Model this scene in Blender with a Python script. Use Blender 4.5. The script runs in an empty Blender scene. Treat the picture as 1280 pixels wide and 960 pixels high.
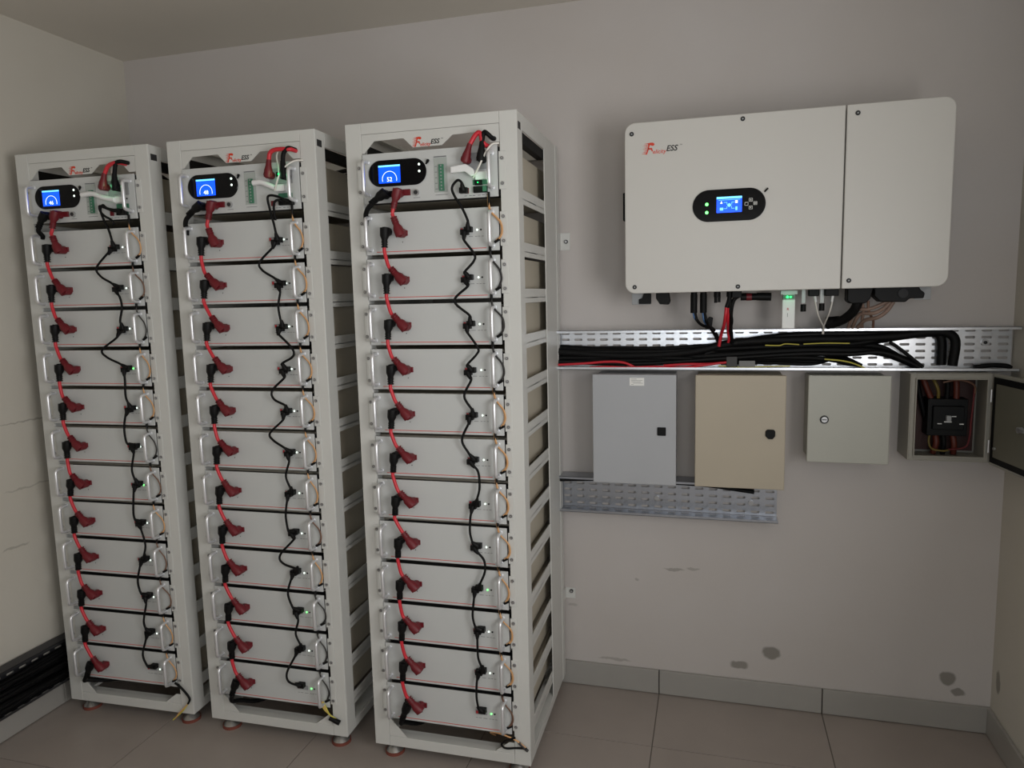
import bpy, math, random
from mathutils import Vector, Matrix
random.seed(7)
SC = bpy.context.scene
COL = SC.collection
PI = math.pi

# ------------------------------------------------------------------ camera
YAW, PITCH, ROLL = 0.273031, -0.123298, -0.023977
FPX = 903.03
cam_d = bpy.data.cameras.new('camera')
cam = bpy.data.objects.new('camera', cam_d)
COL.objects.link(cam)
cam_d.sensor_width = 36.0
cam_d.lens = FPX / 1280 * 36.0
cam_d.clip_start = 0.02
fw = Vector((-math.sin(YAW) * math.cos(PITCH), math.cos(YAW) * math.cos(PITCH), math.sin(PITCH)))
ri = Vector((math.cos(YAW), math.sin(YAW), 0))
up = ri.cross(fw)
Rv = math.cos(ROLL) * ri + math.sin(ROLL) * up
Uv = -math.sin(ROLL) * ri + math.cos(ROLL) * up
M = Matrix((Rv, Uv, -fw)).transposed().to_4x4()
M.translation = Vector((0.0, -2.977, 1.7165))
cam.matrix_world = M
SC.camera = cam

# ------------------------------------------------------------------ world, lights, exposure
w = bpy.data.worlds.new('world')
SC.world = w
w.use_nodes = True
w.node_tree.nodes['Background'].inputs[0].default_value = (0.75, 0.85, 1.0, 1)
w.node_tree.nodes['Background'].inputs[1].default_value = 0.6
SC.view_settings.view_transform = 'Standard'
SC.view_settings.look = 'None'
SC.view_settings.exposure = 0.0
SC.view_settings.gamma = 1.0

def area(name, loc, target, sx, sy, power, col):
    d = bpy.data.lights.new(name, 'AREA')
    d.shape = 'RECTANGLE'; d.size = sx; d.size_y = sy; d.energy = power; d.color = col
    o = bpy.data.objects.new(name, d); COL.objects.link(o)
    o.location = loc
    o.rotation_euler = (Vector(target) - Vector(loc)).to_track_quat('-Z', 'Y').to_euler()
    return o
# unseen fill light added behind the camera; daylight through the window in the right wall
area('rear_fill_light', (0.15, -4.62, 1.75), (0.15, 0, 2.9), 1.5, 0.9, 20, (0.90, 0.955, 1.0))
area('side_window_daylight', (1.03, -2.55, 1.60), (-2.0, -2.55, 2.2), 1.3, 1.1, 43, (1.0, 0.985, 0.965))

# ------------------------------------------------------------------ materials
def lin(c):
    return tuple(((v / 255) / 12.92 if v / 255 <= 0.04045 else ((v / 255 + 0.055) / 1.055) ** 2.4) for v in c)
MATS = {}
def mat(name, rgb, rough=0.5, metal=0.0, emit=None, estr=1.0, noise=0.0, nscale=30, bump=0.0, alpha=1.0, trans=0.0):
    m = bpy.data.materials.new(name); m.use_nodes = True
    nt = m.node_tree; b = nt.nodes['Principled BSDF']
    c = lin(rgb) + (1,)
    b.inputs['Base Color'].default_value = c
    b.inputs['Roughness'].default_value = rough
    b.inputs['Metallic'].default_value = metal
    if trans: b.inputs['Transmission Weight'].default_value = trans
    if emit:
        b.inputs['Emission Color'].default_value = lin(emit) + (1,)
        b.inputs['Emission Strength'].default_value = estr
    if noise or bump:
        g = nt.nodes.new('ShaderNodeNewGeometry')
        n = nt.nodes.new('ShaderNodeTexNoise'); n.inputs['Scale'].default_value = nscale; n.inputs['Detail'].default_value = 5
        nt.links.new(g.outputs['Position'], n.inputs['Vector'])
        if noise:
            r = nt.nodes.new('ShaderNodeValToRGB')
            r.color_ramp.elements[0].position = 0.3; r.color_ramp.elements[1].position = 0.7
            r.color_ramp.elements[0].color = tuple(v * (1 - noise) for v in c[:3]) + (1,)
            r.color_ramp.elements[1].color = tuple(min(1, v * (1 + noise)) for v in c[:3]) + (1,)
            nt.links.new(n.outputs['Fac'], r.inputs['Fac']); nt.links.new(r.outputs['Color'], b.inputs['Base Color'])
        if bump:
            bp = nt.nodes.new('ShaderNodeBump'); bp.inputs['Strength'].default_value = bump; bp.inputs['Distance'].default_value = 0.002
            nt.links.new(n.outputs['Fac'], bp.inputs['Height']); nt.links.new(bp.outputs['Normal'], b.inputs['Normal'])
    MATS[name] = m
    return m

mat('rack_paint', (205, 205, 201), 0.45, noise=0.02, nscale=6)
mat('module_paint', (196, 198, 197), 0.42)
mat('module_body', (192, 184, 168), 0.5)
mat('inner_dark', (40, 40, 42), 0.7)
mat('aluminium', (232, 233, 236), 0.38, 0.7)
mat('screw_metal', (185, 185, 186), 0.35, 0.7)
mat('black_plastic', (9, 9, 10), 0.55)
mat('black_rubber', (7, 7, 8), 0.62)
mat('black_gloss', (8, 8, 12), 0.12)
mat('red_plastic', (104, 10, 24), 0.5)
mat('red_cable', (200, 38, 52), 0.42)
mat('stripe_red', (205, 60, 50), 0.5)
mat('logo_red', (214, 62, 36), 0.5)
mat('logo_black', (14, 14, 16), 0.5)
mat('wire_orange', (216, 164, 112), 0.5)
mat('wire_brown', (120, 88, 70), 0.5)
mat('wire_dark', (48, 46, 45), 0.5)
mat('wire_yellow', (200, 190, 80), 0.5)
mat('wire_white', (226, 222, 215), 0.45)
mat('wire_blue', (70, 110, 160), 0.5)
mat('wire_taupe', (135, 112, 100), 0.55)
mat('white_plastic', (232, 232, 232), 0.4)
mat('grey_plastic', (150, 152, 154), 0.4)
mat('green_terminal', (60, 120, 92), 0.5)
mat('terminal_clear', (170, 176, 172), 0.25)
mat('screen_blue', (5, 40, 150), 0.2, emit=(4, 74, 255), estr=1.9)
mat('screen_cyan', (100, 200, 255), 0.2, emit=(120, 215, 255), estr=1.3)
mat('screen_white', (230, 240, 255), 0.2, emit=(225, 240, 255), estr=1.3)
mat('led_white', (240, 255, 245), 0.3, emit=(235, 255, 240), estr=1.6)
mat('led_green', (80, 255, 100), 0.3, emit=(110, 255, 120), estr=3.0)
mat('led_glow', (20, 200, 90), 0.3, emit=(20, 235, 100), estr=3.0)
mat('print_grey', (110, 112, 115), 0.6)
mat('label_white', (235, 235, 232), 0.5)
mat('print_red', (190, 40, 50), 0.5)
mat('inverter_paint', (203, 201, 196), 0.4)
mat('inverter_body', (120, 120, 118), 0.5)
mat('box_grey', (172, 174, 178), 0.45, noise=0.02, nscale=5)
mat('box_beige', (178, 168, 150), 0.48, noise=0.02, nscale=5)
mat('box_pale', (178, 178, 169), 0.45, noise=0.02, nscale=5)
mat('box_stone', (150, 147, 138), 0.5, noise=0.02, nscale=5)
mat('door_inside', (104, 102, 90), 0.55)
mat('breaker_black', (10, 11, 12), 0.5)
mat('foot_metal', (170, 168, 165), 0.3, 0.8)
mat('foot_pad', (120, 62, 50), 0.7)
mat('floor_grout', (122, 115, 109), 0.9)
mat('grout_dark', (70, 66, 62), 0.9)
mat('ceiling_paint', (212, 206, 196), 0.9, noise=0.03, nscale=1.5)
mat('floor_tile', (160, 150, 143), 0.35, noise=0.07, nscale=2.5)
mat('skirting_tile', (160, 157, 152), 0.3, noise=0.04, nscale=4)
mat('plate_red_shaded', (52, 20, 14), 0.6)  # mounting plate darkened to carry the shade inside the open box
mat('wire_crimson_shaded', (98, 20, 24), 0.5)  # open box wires: the dim interior is put into these colours
mat('wire_red_shaded', (86, 32, 18), 0.55)
mat('wire_yellow_shaded', (112, 96, 44), 0.5)
mat('zinc_shaded', (78, 78, 82), 0.45, 0.8)  # zinc of the left tray with its shade put into the colour
mat('frame_white', (220, 220, 220), 0.5)

for n_ in ('black_gloss', 'black_plastic', 'black_rubber', 'breaker_black'):
    MATS[n_].node_tree.nodes['Principled BSDF'].inputs['Specular IOR Level'].default_value = 0.22
# galvanised sheet: mottled zinc
def zinc(name, rgb, rough):
    m = mat(name, rgb, rough, 0.95)
    nt = m.node_tree; b = nt.nodes['Principled BSDF']
    g = nt.nodes.new('ShaderNodeNewGeometry')
    v = nt.nodes.new('ShaderNodeTexVoronoi'); v.inputs['Scale'].default_value = 60
    nt.links.new(g.outputs['Position'], v.inputs['Vector'])
    mr = nt.nodes.new('ShaderNodeMapRange')
    mr.inputs['To Min'].default_value = rough - 0.03; mr.inputs['To Max'].default_value = rough + 0.05
    nt.links.new(v.outputs['Distance'], mr.inputs['Value']); nt.links.new(mr.outputs['Result'], b.inputs['Roughness'])
    bp = nt.nodes.new('ShaderNodeBump'); bp.inputs['Strength'].default_value = 0.02; bp.inputs['Distance'].default_value = 0.001
    nt.links.new(v.outputs['Distance'], bp.inputs['Height']); nt.links.new(bp.outputs['Normal'], b.inputs['Normal'])
zinc('zinc', (218, 220, 224), 0.30)
zinc('zinc_mid', (172, 175, 182), 0.38)
zinc('zinc_dull', (150, 152, 158), 0.45)

# painted plaster with damp stains of fixed shape: (axis values, centre, radius)
def plaster(name, rgb, stains):
    m = mat(name, rgb, 0.85)
    nt = m.node_tree; b = nt.nodes['Principled BSDF']; L = nt.links.new
    g = nt.nodes.new('ShaderNodeNewGeometry')
    n1 = nt.nodes.new('ShaderNodeTexNoise'); n1.inputs['Scale'].default_value = 1.3; n1.inputs['Detail'].default_value = 4
    L(g.outputs['Position'], n1.inputs['Vector'])
    c = lin(rgb)
    r = nt.nodes.new('ShaderNodeValToRGB')
    r.color_ramp.elements[0].position = 0.3; r.color_ramp.elements[1].position = 0.7
    r.color_ramp.elements[0].color = (c[0] * 0.95, c[1] * 0.93, c[2] * 0.92, 1)
    r.color_ramp.elements[1].color = (c[0] * 1.03, c[1] * 1.03, c[2] * 1.05, 1)
    L(n1.outputs['Fac'], r.inputs['Fac'])
    prev = r.outputs['Color']
    n2 = nt.nodes.new('ShaderNodeTexNoise'); n2.inputs['Scale'].default_value = 28; n2.inputs['Detail'].default_value = 3
    L(g.outputs['Position'], n2.inputs['Vector'])
    dsp = nt.nodes.new('ShaderNodeVectorMath'); dsp.operation = 'MULTIPLY_ADD'
    L(n2.outputs['Color'], dsp.inputs[0]); dsp.inputs[1].default_value = (0.022, 0.022, 0.022)
    L(g.outputs['Position'], dsp.inputs[2])
    for (cx, cy, cz, rx, ry, rz, k) in stains:
        s = nt.nodes.new('ShaderNodeVectorMath'); s.operation = 'SUBTRACT'
        L(dsp.outputs[0], s.inputs[0]); s.inputs[1].default_value = (cx + 0.011, cy + 0.011, cz + 0.011)
        d = nt.nodes.new('ShaderNodeVectorMath'); d.operation = 'DIVIDE'
        L(s.outputs[0], d.inputs[0]); d.inputs[1].default_value = (rx, ry, rz)
        ln = nt.nodes.new('ShaderNodeVectorMath'); ln.operation = 'LENGTH'
        L(d.outputs[0], ln.inputs[0])
        mr = nt.nodes.new('ShaderNodeMapRange')
        mr.inputs['From Min'].default_value = 0.8; mr.inputs['From Max'].default_value = 1.1
        mr.inputs['To Min'].default_value = k; mr.inputs['To Max'].default_value = 0.0
        L(ln.outputs['Value'], mr.inputs['Value'])
        mx = nt.nodes.new('ShaderNodeMixRGB'); L(mr.outputs['Result'], mx.inputs['Fac'])
        L(prev, mx.inputs['Color1']); mx.inputs['Color2'].default_value = lin((120, 116, 108)) + (1,)
        prev = mx.outputs['Color']
    L(prev, b.inputs['Base Color'])
    n3 = nt.nodes.new('ShaderNodeTexNoise'); n3.inputs['Scale'].default_value = 60
    L(g.outputs['Position'], n3.inputs['Vector'])
    bp = nt.nodes.new('ShaderNodeBump'); bp.inputs['Strength'].default_value = 0.12; bp.inputs['Distance'].default_value = 0.003
    L(n3.outputs['Fac'], bp.inputs['Height']); L(bp.outputs['Normal'], b.inputs['Normal'])
plaster('plaster_back', (196, 191, 187), [
    (0.242, 0, 0.233, 0.036, 1, 0.030, 0.8), (0.118, 0, 0.166, 0.036, 1, 0.019, 0.75), (0.886, 0, 0.205, 0.030, 1, 0.030, 0.8),
    (0.925, 0, 0.150, 0.026, 1, 0.015, 0.75), (-0.15, 0, 0.557, 0.045, 1, 0.006, 0.5), (-0.07, 0, 0.565, 0.028, 1, 0.006, 0.4),
    (-0.40, 0, 0.13, 0.07, 1, 0.006, 0.4), (-0.58, 0, 0.36, 0.02, 1, 0.006, 0.3), (-0.30, 0, 0.50, 0.008, 1, 0.008, 0.4)])
plaster('plaster_side', (200, 196, 185), [(1.036, -0.06, 0.24, 1, 0.022, 0.045, 0.7), (-2.712, -0.55, 1.25, 1, 0.3, 0.004, 0.5),
    (-2.712, -0.8, 0.75, 1, 0.06, 0.005, 0.4), (-2.712, -0.7, 0.98, 1, 0.12, 0.004, 0.35)])

# ------------------------------------------------------------------ mesh helpers
class MB:
    def __init__(s): s.v = []; s.f = []; s.m = []; s.sm = []; s.mats = []
    def mi(s, name):
        if name not in s.mats: s.mats.append(name)
        return s.mats.index(name)
    def add(s, vs, fs, mt, smooth=False):
        o = len(s.v); k = s.mi(mt)
        s.v += [tuple(v) for v in vs]
        for f in fs:
            s.f.append([i + o for i in f]); s.m.append(k); s.sm.append(smooth)
        return s
    def box(s, x0, x1, y0, y1, z0, z1, mt):
        x0, x1 = min(x0, x1), max(x0, x1); y0, y1 = min(y0, y1), max(y0, y1); z0, z1 = min(z0, z1), max(z0, z1)
        vs = [(x0, y0, z0), (x1, y0, z0), (x1, y1, z0), (x0, y1, z0), (x0, y0, z1), (x1, y0, z1), (x1, y1, z1), (x0, y1, z1)]
        fs = [(0, 3, 2, 1), (4, 5, 6, 7), (0, 1, 5, 4), (1, 2, 6, 5), (2, 3, 7, 6), (3, 0, 4, 7)]
        return s.add(vs, fs, mt)
    def prism(s, poly, y0, y1, mt):
        """poly: (x, z) counter-clockwise seen from -y; extruded y0 (front) to y1"""
        n = len(poly)
        a = sum(poly[i][0] * poly[(i + 1) % n][1] - poly[(i + 1) % n][0] * poly[i][1] for i in range(n))
        if a < 0: poly = poly[::-1]
        vs = [(x, y0, z) for x, z in poly] + [(x, y1, z) for x, z in poly]
        fs = [tuple(range(n)), tuple(reversed(range(n, 2 * n)))]
        for i in range(n):
            j = (i + 1) % n
            fs.append((i, i + n, j + n, j))
        return s.add(vs, fs, mt)
    def ring(s, pts, rads, mt, n=8, cap=True, flat=1.0):
        """swept tube along pts with radius per point"""
        P = [Vector(p) for p in pts]
        if not hasattr(rads, '__len__'): rads = [rads] * len(P)
        vs = []; fs = []
        t0 = (P[1] - P[0]).normalized()
        ref = Vector((0, 0, 1)) if abs(t0.z) < 0.9 else Vector((0, 1, 0))
        u = t0.cross(ref).normalized()
        for i, p in enumerate(P):
            t = (P[min(i + 1, len(P) - 1)] - P[max(i - 1, 0)])
            t = t.normalized() if t.length > 1e-9 else t0
            u = (u - t * u.dot(t)).normalized(); w_ = t.cross(u)
            for k in range(n):
                a = 2 * PI * k / n
                vs.append(p + rads[i] * (math.cos(a) * u + flat * math.sin(a) * w_))
        for i in range(len(P) - 1):
            for k in range(n):
                a = i * n + k; b = i * n + (k + 1) % n
                fs.append((a, b, b + n, a + n))
        s.add(vs, fs, mt, True)
        if cap:
            o = len(vs)
            s.add(vs[:n], [tuple(reversed(range(n)))], mt); s.add(vs[-n:], [tuple(range(n))], mt)
        return s
    def tube(s, pts, r, mt, n=8, step=5, flat=1.0):
        return s.ring(spline(pts, step), r, mt, n, True, flat)
    def cyl(s, p0, p1, r, mt, n=16, r2=None):
        return s.ring([p0, p1], [r, r if r2 is None else r2], mt, n)
    def build(s, name, parent=None, bevel=0.0, seg=1, loc=None):
        me = bpy.data.meshes.new(name)
        me.from_pydata(s.v, [], s.f)
        for k in s.mats: me.materials.append(MATS[k])
        me.polygons.foreach_set('material_index', s.m)
        me.polygons.foreach_set('use_smooth', s.sm)
        me.update()
        o = bpy.data.objects.new(name, me); COL.objects.link(o)
        if parent: o.parent = parent
        if loc: o.location = loc
        if bevel:
            b = o.modifiers.new('bevel', 'BEVEL'); b.width = bevel; b.segments = seg; b.limit_method = 'ANGLE'
            b.harden_normals = False
        return o

def spline(pts, step=5):
    P = [Vector(p) for p in pts]
    if len(P) == 2: return P
    Q = [2 * P[0] - P[1]] + P + [2 * P[-1] - P[-2]]
    out = []
    for i in range(1, len(Q) - 2):
        p0, p1, p2, p3 = Q[i - 1:i + 3]
        for k in range(step):
            t = k / step
            out.append(0.5 * ((2 * p1) + (p2 - p0) * t + (2 * p0 - 5 * p1 + 4 * p2 - p3) * t * t + (3 * p1 - p0 - 3 * p2 + p3) * t ** 3))
    out.append(P[-1])
    return out

def rrect(x0, x1, z0, z1, r, n=6, corners=(1, 1, 1, 1)):
    """rounded rectangle, corners: bl, br, tr, tl"""
    pts = []
    for (cx, cz, a0, on) in ((x0 + r, z0 + r, PI, corners[0]), (x1 - r, z0 + r, 1.5 * PI, corners[1]), (x1 - r, z1 - r, 0, corners[2]), (x0 + r, z1 - r, 0.5 * PI, corners[3])):
        if on:
            for k in range(n + 1):
                a = a0 + k / n * PI / 2
                pts.append((cx + r * math.cos(a), cz + r * math.sin(a)))
        else:
            pts.append((cx + r * (1 if a0 in (1.5 * PI, 0) else -1), cz + r * (1 if a0 in (0, 0.5 * PI) else -1)))
    return pts

def empty(name, loc=(0, 0, 0), rz=0.0):
    o = bpy.data.objects.new(name, None); COL.objects.link(o)
    o.empty_display_size = 0.05; o.location = loc; o.rotation_euler = (0, 0, rz)
    return o
def tag(o, label, cat, group=None):
    o['label'] = label; o['category'] = cat
    if group: o['group'] = group
    return o
def struct(o):
    o['kind'] = 'structure'; return o
def copy_tree(o, parent=None, kids=None):
    c = o.copy(); COL.objects.link(c)
    if parent: c.parent = parent
    for ch in KIDS.get(o.name, []):
        copy_tree(ch, c)
    return c
KIDS = {}
def note_kids():
    KIDS.clear()
    for o in bpy.data.objects:
        if o.parent: KIDS.setdefault(o.parent.name, []).append(o)
def text_mesh(body, size, extrude=0.0003, shear=0.0, align='LEFT', bold=0.0):
    cu = bpy.data.curves.new('text', 'FONT')
    cu.body = body; cu.size = size; cu.extrude = extrude; cu.shear = shear; cu.align_x = align; cu.offset = bold
    cu.resolution_u = 3
    t = bpy.data.objects.new('text', cu); COL.objects.link(t)
    dg = bpy.context.evaluated_depsgraph_get()
    me = bpy.data.meshes.new_from_object(t.evaluated_get(dg))
    bpy.data.objects.remove(t, do_unlink=True)
    for v in me.vertices:                      # xy plane -> xz plane facing -y
        x, y, z = v.co
        v.co = (x, -z, y)
    return me
def text(name, body, size, loc, mt, parent=None, **k):
    me = text_mesh(body, size, **k); me.materials.clear(); me.materials.append(MATS[mt])
    o = bpy.data.objects.new(name, me); COL.objects.link(o); o.location = loc
    if parent: o.parent = parent
    return o
ORD = ['topmost', 'second', 'third', 'fourth', 'fifth', 'sixth', 'seventh', 'eighth', 'ninth', 'tenth', 'eleventh', 'lowest']

# ------------------------------------------------------------------ the room
XL, XR, ZC, YB = -2.712, 1.036, 2.858, -4.70
HS = 0.107
struct(MB().box(XL - .15, XR + .15, 0, .15, -.1, ZC + .1, 'plaster_back').build('wall_back'))
struct(MB().box(XL - .15, XL, YB - .15, 0, -.1, ZC + .1, 'plaster_side').build('wall_left'))
DY0, DY1, DZ0, DZ = -3.2, -1.9, 1.05, 2.15
struct(MB().box(XR, XR + .15, DY1, 0, -.1, ZC + .1, 'plaster_side').box(XR, XR + .15, YB - .15, DY0, -.1, ZC + .1, 'plaster_side')
       .box(XR, XR + .15, DY0, DY1, DZ, ZC + .1, 'plaster_side').box(XR, XR + .15, DY0, DY1, -.1, DZ0, 'plaster_side').build('wall_right'))
struct(MB().box(XR + .05, XR + .1, DY0, DY0 + .05, DZ0, DZ, 'frame_white').box(XR + .05, XR + .1, DY1 - .05, DY1, DZ0, DZ, 'frame_white').box(XR + .05, XR + .1, DY0, DY1, DZ0, DZ0 + .05, 'frame_white').box(XR + .05, XR + .1, DY0, DY1, DZ - .05, DZ, 'frame_white').build('window_2'))
WX0, WX1, WZ0, WZ1 = -0.6, 0.9, 1.3, 2.2
struct(MB().box(XL - .15, WX0, YB - .15, YB, -.1, ZC + .1, 'plaster_side').box(WX1, XR + .15, YB - .15, YB, -.1, ZC + .1, 'plaster_side')
       .box(WX0, WX1, YB - .15, YB, -.1, WZ0, 'plaster_side').box(WX0, WX1, YB - .15, YB, WZ1, ZC + .1, 'plaster_side').build('wall_front'))
struct(MB().box(XL - .15, XR + .15, YB - .15, .15, ZC, ZC + .12, 'ceiling_paint').build('ceiling'))
wn = struct(MB().box(WX0, WX0 + .05, YB - .1, YB - .04, WZ0, WZ1, 'frame_white').box(WX1 - .05, WX1, YB - .1, YB - .04, WZ0, WZ1, 'frame_white')
    .box(WX0, WX1, YB - .1, YB - .04, WZ0, WZ0 + .05, 'frame_white').box(WX0, WX1, YB - .1, YB - .04, WZ1 - .05, WZ1, 'frame_white').build('fill_window'))  # unseen window frame, added to go with the rear fill light
fl = struct(MB().box(XL - .15, XR + .15, YB - .15, .15, -.12, -.003, 'floor_grout').build('floor'))
T = 0.6474; TX0 = -0.2083; g = 0.0022
k0 = int(math.floor((XL - TX0) / T)); yj = -0.385
ys = [0.0, yj]
while ys[-1] > YB: ys.append(ys[-1] - T)
for kx in range(k0, 3):
    x0 = max(XL, TX0 + kx * T + g); x1 = min(XR, TX0 + (kx + 1) * T - g)
    if x1 - x0 < 0.01: continue
    for a, b_ in zip(ys[:-1], ys[1:]):
        y1 = a - (g if a < 0 else 0); y0 = max(YB, b_ + g)
        if y1 - y0 < 0.02: continue
        MB().box(x0, x1, y0, y1, -.009, 0, 'floor_tile').build('tile', fl)
bb = struct(MB().box(XL, XR, -.006, 0, 0, HS - .003, 'grout_dark').build('baseboard_back'))
for kx in range(k0, 3):
    x0 = max(XL, TX0 + kx * T + g); x1 = min(XR, TX0 + (kx + 1) * T - g)
    if x1 - x0 < 0.01: continue
    MB().box(x0, x1, -.014, -.001, .003, HS, 'skirting_tile').build('skirting_tile', bb, 0.0015)
for nm, xa, xb, yend in (('baseboard_left', XL, XL + .014, YB), ('baseboard_right', XR - .014, XR, YB)):
    xm = (xa + .006) if xa == XL else (xb - .006)
    b3 = struct(MB().box(xa if xa == XL else xm, xm if xa == XL else xb, yend, -.014, 0, HS - .003, 'grout_dark').build(nm))
    y = -0.016
    while y > yend + .02:
        y2 = max(yend, y - T + g)
        MB().box(xa + (.001 if xa == XL else 0), xb - (0 if xa == XL else .001), y2, y, .003, HS, 'skirting_tile').build('skirting_tile', b3, 0.0015)
        y -= T

# ------------------------------------------------------------------ racks
RACKS = {1: (-2.6131, -0.7075, 0.03495, 'left'), 2: (-1.9273, -0.6885, 0.01614, 'middle'), 3: (-1.2069, -0.6865, 0.00789, 'right')}
W, H, F0, D = 0.600, 2.298, 0.055, 0.646
PITCH_M, ZTOP, MH = 0.1537, 2.000, 0.1395
def place(i, u=0, y=0, z=0):
    x0, y0, a, _ = RACKS[i]
    return (x0 + u * math.cos(a) - y * math.sin(a), y0 + u * math.sin(a) + y * math.cos(a), z)

def make_rack():
    r = empty('server_rack')
    P = 0.058
    for u0, u1 in ((0, P), (W - P, W)):
        m = MB().box(u0, u1, 0, .004, F0, H, 'rack_paint')            # folded sheet: face, outer side, inner return
        so = (0, .004) if u0 == 0 else (W - .004, W)
        m.box(so[0], so[1], .004, .068, F0, H, 'rack_paint')
        si = (P - .003, P) if u0 == 0 else (W - P, W - P + .003)
        m.box(si[0], si[1], .004, .045, F0, H, 'rack_paint')
        m.build('front_post', r, 0.0012)
    for u0, u1 in ((0, .045), (W - .045, W)):
        so = (0, .004) if u0 == 0 else (W - .004, W)
        m = MB().box(so[0], so[1], .40, D, F0, H, 'rack_paint').box(u0, u1, D - .004, D, F0, H, 'rack_paint')
        l2 = (so[0] - 0, so[1] + .004) if u0 == 0 else (so[0] - .004, so[1])
        m.box(so[0] - (.002 if u0 else 0), so[1] + (.002 if u0 == 0 else .002), D - .05, D - .001, F0, H, 'rack_paint')
        m.build('rear_post', r, 0.0012)
    MB().box(P + .0006, W - P - .0006, 0, .03, 2.261, H, 'rack_paint').build('top_beam', r, 0.001)
    MB().box(P + .0006, W - P - .0006, 0, .03, F0, .094, 'rack_paint').build('bottom_beam', r, 0.001)
    MB().box(.045, W - .045, D - .03, D, 2.25, H, 'rack_paint').build('rear_beam', r, 0.001)
    MB().box(.045, W - .045, D - .03, D, F0, .10, 'rack_paint').build('rear_beam', r, 0.001)
    for u0, u1 in ((.0045, .03), (W - .03, W - .0045)):
        o = u0 < .3
        MB().box(0 if o else W - .004, .004 if o else W, .068, .40, 2.248, H, 'rack_paint').box(u0, u1, .06, .60, 2.285, H, 'rack_paint').build('side_beam', r, 0.001)
        MB().box(0 if o else W - .004, .004 if o else W, .068, .40, F0, .088, 'rack_paint').box(u0, u1, .06, .60, F0, .065, 'rack_paint').build('side_beam', r, 0.001)
        MB().box(u0 + (.004 if o else .014), u0 + (.010 if o else .022), .012, .018, 2.262, 2.263, 'inner_dark').build('side_seam', r)
    MB().box(.0045, W - .0045, .031, .055, .086, .090, 'rack_paint').box(.0045, .065, .055, D - .032, .086, .090, 'rack_paint').box(W - .065, W - .0045, .055, D - .032, .086, .090, 'rack_paint').build('base_flange', r)
    for u0 in (.0062, W - .032): MB().box(u0, u0 + .0258, .069, .42, 2.212, 2.246, 'black_rubber').build('black_strip', r)
    # perforated locking slot on the outer side near the top
    MB().box(W - .0005, W + .0008, .014, .046, 2.243, 2.266, 'inner_dark').build('lock_slot', r)
    # hood plate with the two openings
    hood = [(P + .001, 2.260), (P + .001, 2.199), (.066, 2.199), (.104, 2.237), (.211, 2.239), (.243, 2.207), (.345, 2.207), (.383, 2.237),
            (.478, 2.239), (.512, 2.203), (.541, 2.203), (.541, 2.260)]
    MB().prism(hood, .002, .005, 'rack_paint').build('hood_plate', r)
    # gussets
    MB().prism([(P + .001, .095), (P + .001, .160), (P + .010, .160), (.128, .095)], .001, .004, 'rack_paint').build('gusset', r)
    MB().prism([(W - P - .001, .095), (W - P - .001, .135), (W - P - .02, .135), (.470, .095)], .001, .004, 'rack_paint').build('gusset', r)
    # side rails carrying the modules
    rb = MB().box(-.003, 0, .05, .402, -.020, .028, 'rack_paint').box(-.010, 0, .072, .402, -.004, -.001, 'rack_paint')
    first = None
    for k in range(13):
        zb = 2.032 if k == 0 else ZTOP - PITCH_M * (k - 1) - MH
        if first is None:
            first = rb.build('side_rail', r, 0.0); o = first
        else:
            o = first.copy(); COL.objects.link(o); o.parent = r
        o.location = (W - .004, 0, zb)
        o2 = first.copy(); COL.objects.link(o2); o2.parent = r; o2.location = (.004, 0, zb); o2.rotation_euler = (0, 0, PI); o2.location = (.004, .452, zb)
    # feet
    for u in (.055, W - .055):
        for y in (.05, D - .06):
            m = MB().cyl((0, 0, .012), (0, 0, .030), .034, 'foot_metal', 20, .018).cyl((0, 0, .030), (0, 0, F0 + .004), .012, 'foot_metal', 12)
            ft = m.build('levelling_foot', r, loc=(u, y, 0))
            MB().cyl((0, 0, 0), (0, 0, .012), .037, 'foot_pad', 20).build('foot_pad', ft)
    return r
rack1 = make_rack()
note_kids()
racks = {1: rack1, 2: copy_tree(rack1), 3: copy_tree(rack1)}
desc = {1: 'white open battery rack nearest the left wall, first of the three', 2: 'white open battery rack standing between the two others',
        3: 'white battery rack standing nearest the wall cabinets, its open side in view'}
for i, o in racks.items():
    o.location = place(i); o.rotation_euler = (0, 0, RACKS[i][2])
    tag(o, desc[i], 'rack', 'battery racks along the wall')

# ------------------------------------------------------------------ brand lettering group (flame-like running initial, lettering)
def logo(parent, x, y, z, s):
    m = MB()
    def poly(pts): m.prism([(x + a * s, z + b * s) for a, b in pts], y - .0006, y, 'logo_red')
    # forward-leaning running figure shaped like an initial, speed lines trailing behind
    poly([(.085, .0), (.125, .0), (.165, .11), (.20, .24), (.155, .24), (.13, .12)])
    poly([(.15, .285), (.155, .235), (.22, .235), (.27, .215), (.305, .22), (.325, .25), (.31, .285), (.27, .30), (.20, .30)])
    poly([(.155, .165), (.145, .125), (.22, .120), (.265, .135), (.26, .165)])
    poly([(.225, .13), (.265, .135), (.285, .075), (.255, .07)])
    for k, (a, b, l) in enumerate(((.035, .275, .13), (.01, .232, .13), (.045, .190, .09), (.0, .148, .12), (.03, .105, .09), (.0, .062, .10), (-.02, .018, .11))):
        poly([(a, b), (a + l, b - .004), (a + l, b + .020)])
    m.build('logo_figure', parent)
    text('logo_lettering', 'elicity', .150 * s, (x + .27 * s, y - .0003, z + .012 * s), 'logo_red', parent, shear=.2, extrude=.0003, bold=.0012 * s)
    text('logo_lettering', 'ESS', .205 * s, (x + .625 * s, y - .0003, z + .055 * s), 'logo_black', parent, shear=.25, extrude=.0003, bold=.004 * s)
    text('logo_mark', 'TM', .045 * s, (x + .985 * s, y - .0003, z + .18 * s), 'logo_black', parent, extrude=.0002)
for i in racks: logo(racks[i], .241, .0018, 2.208, .104)

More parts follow.
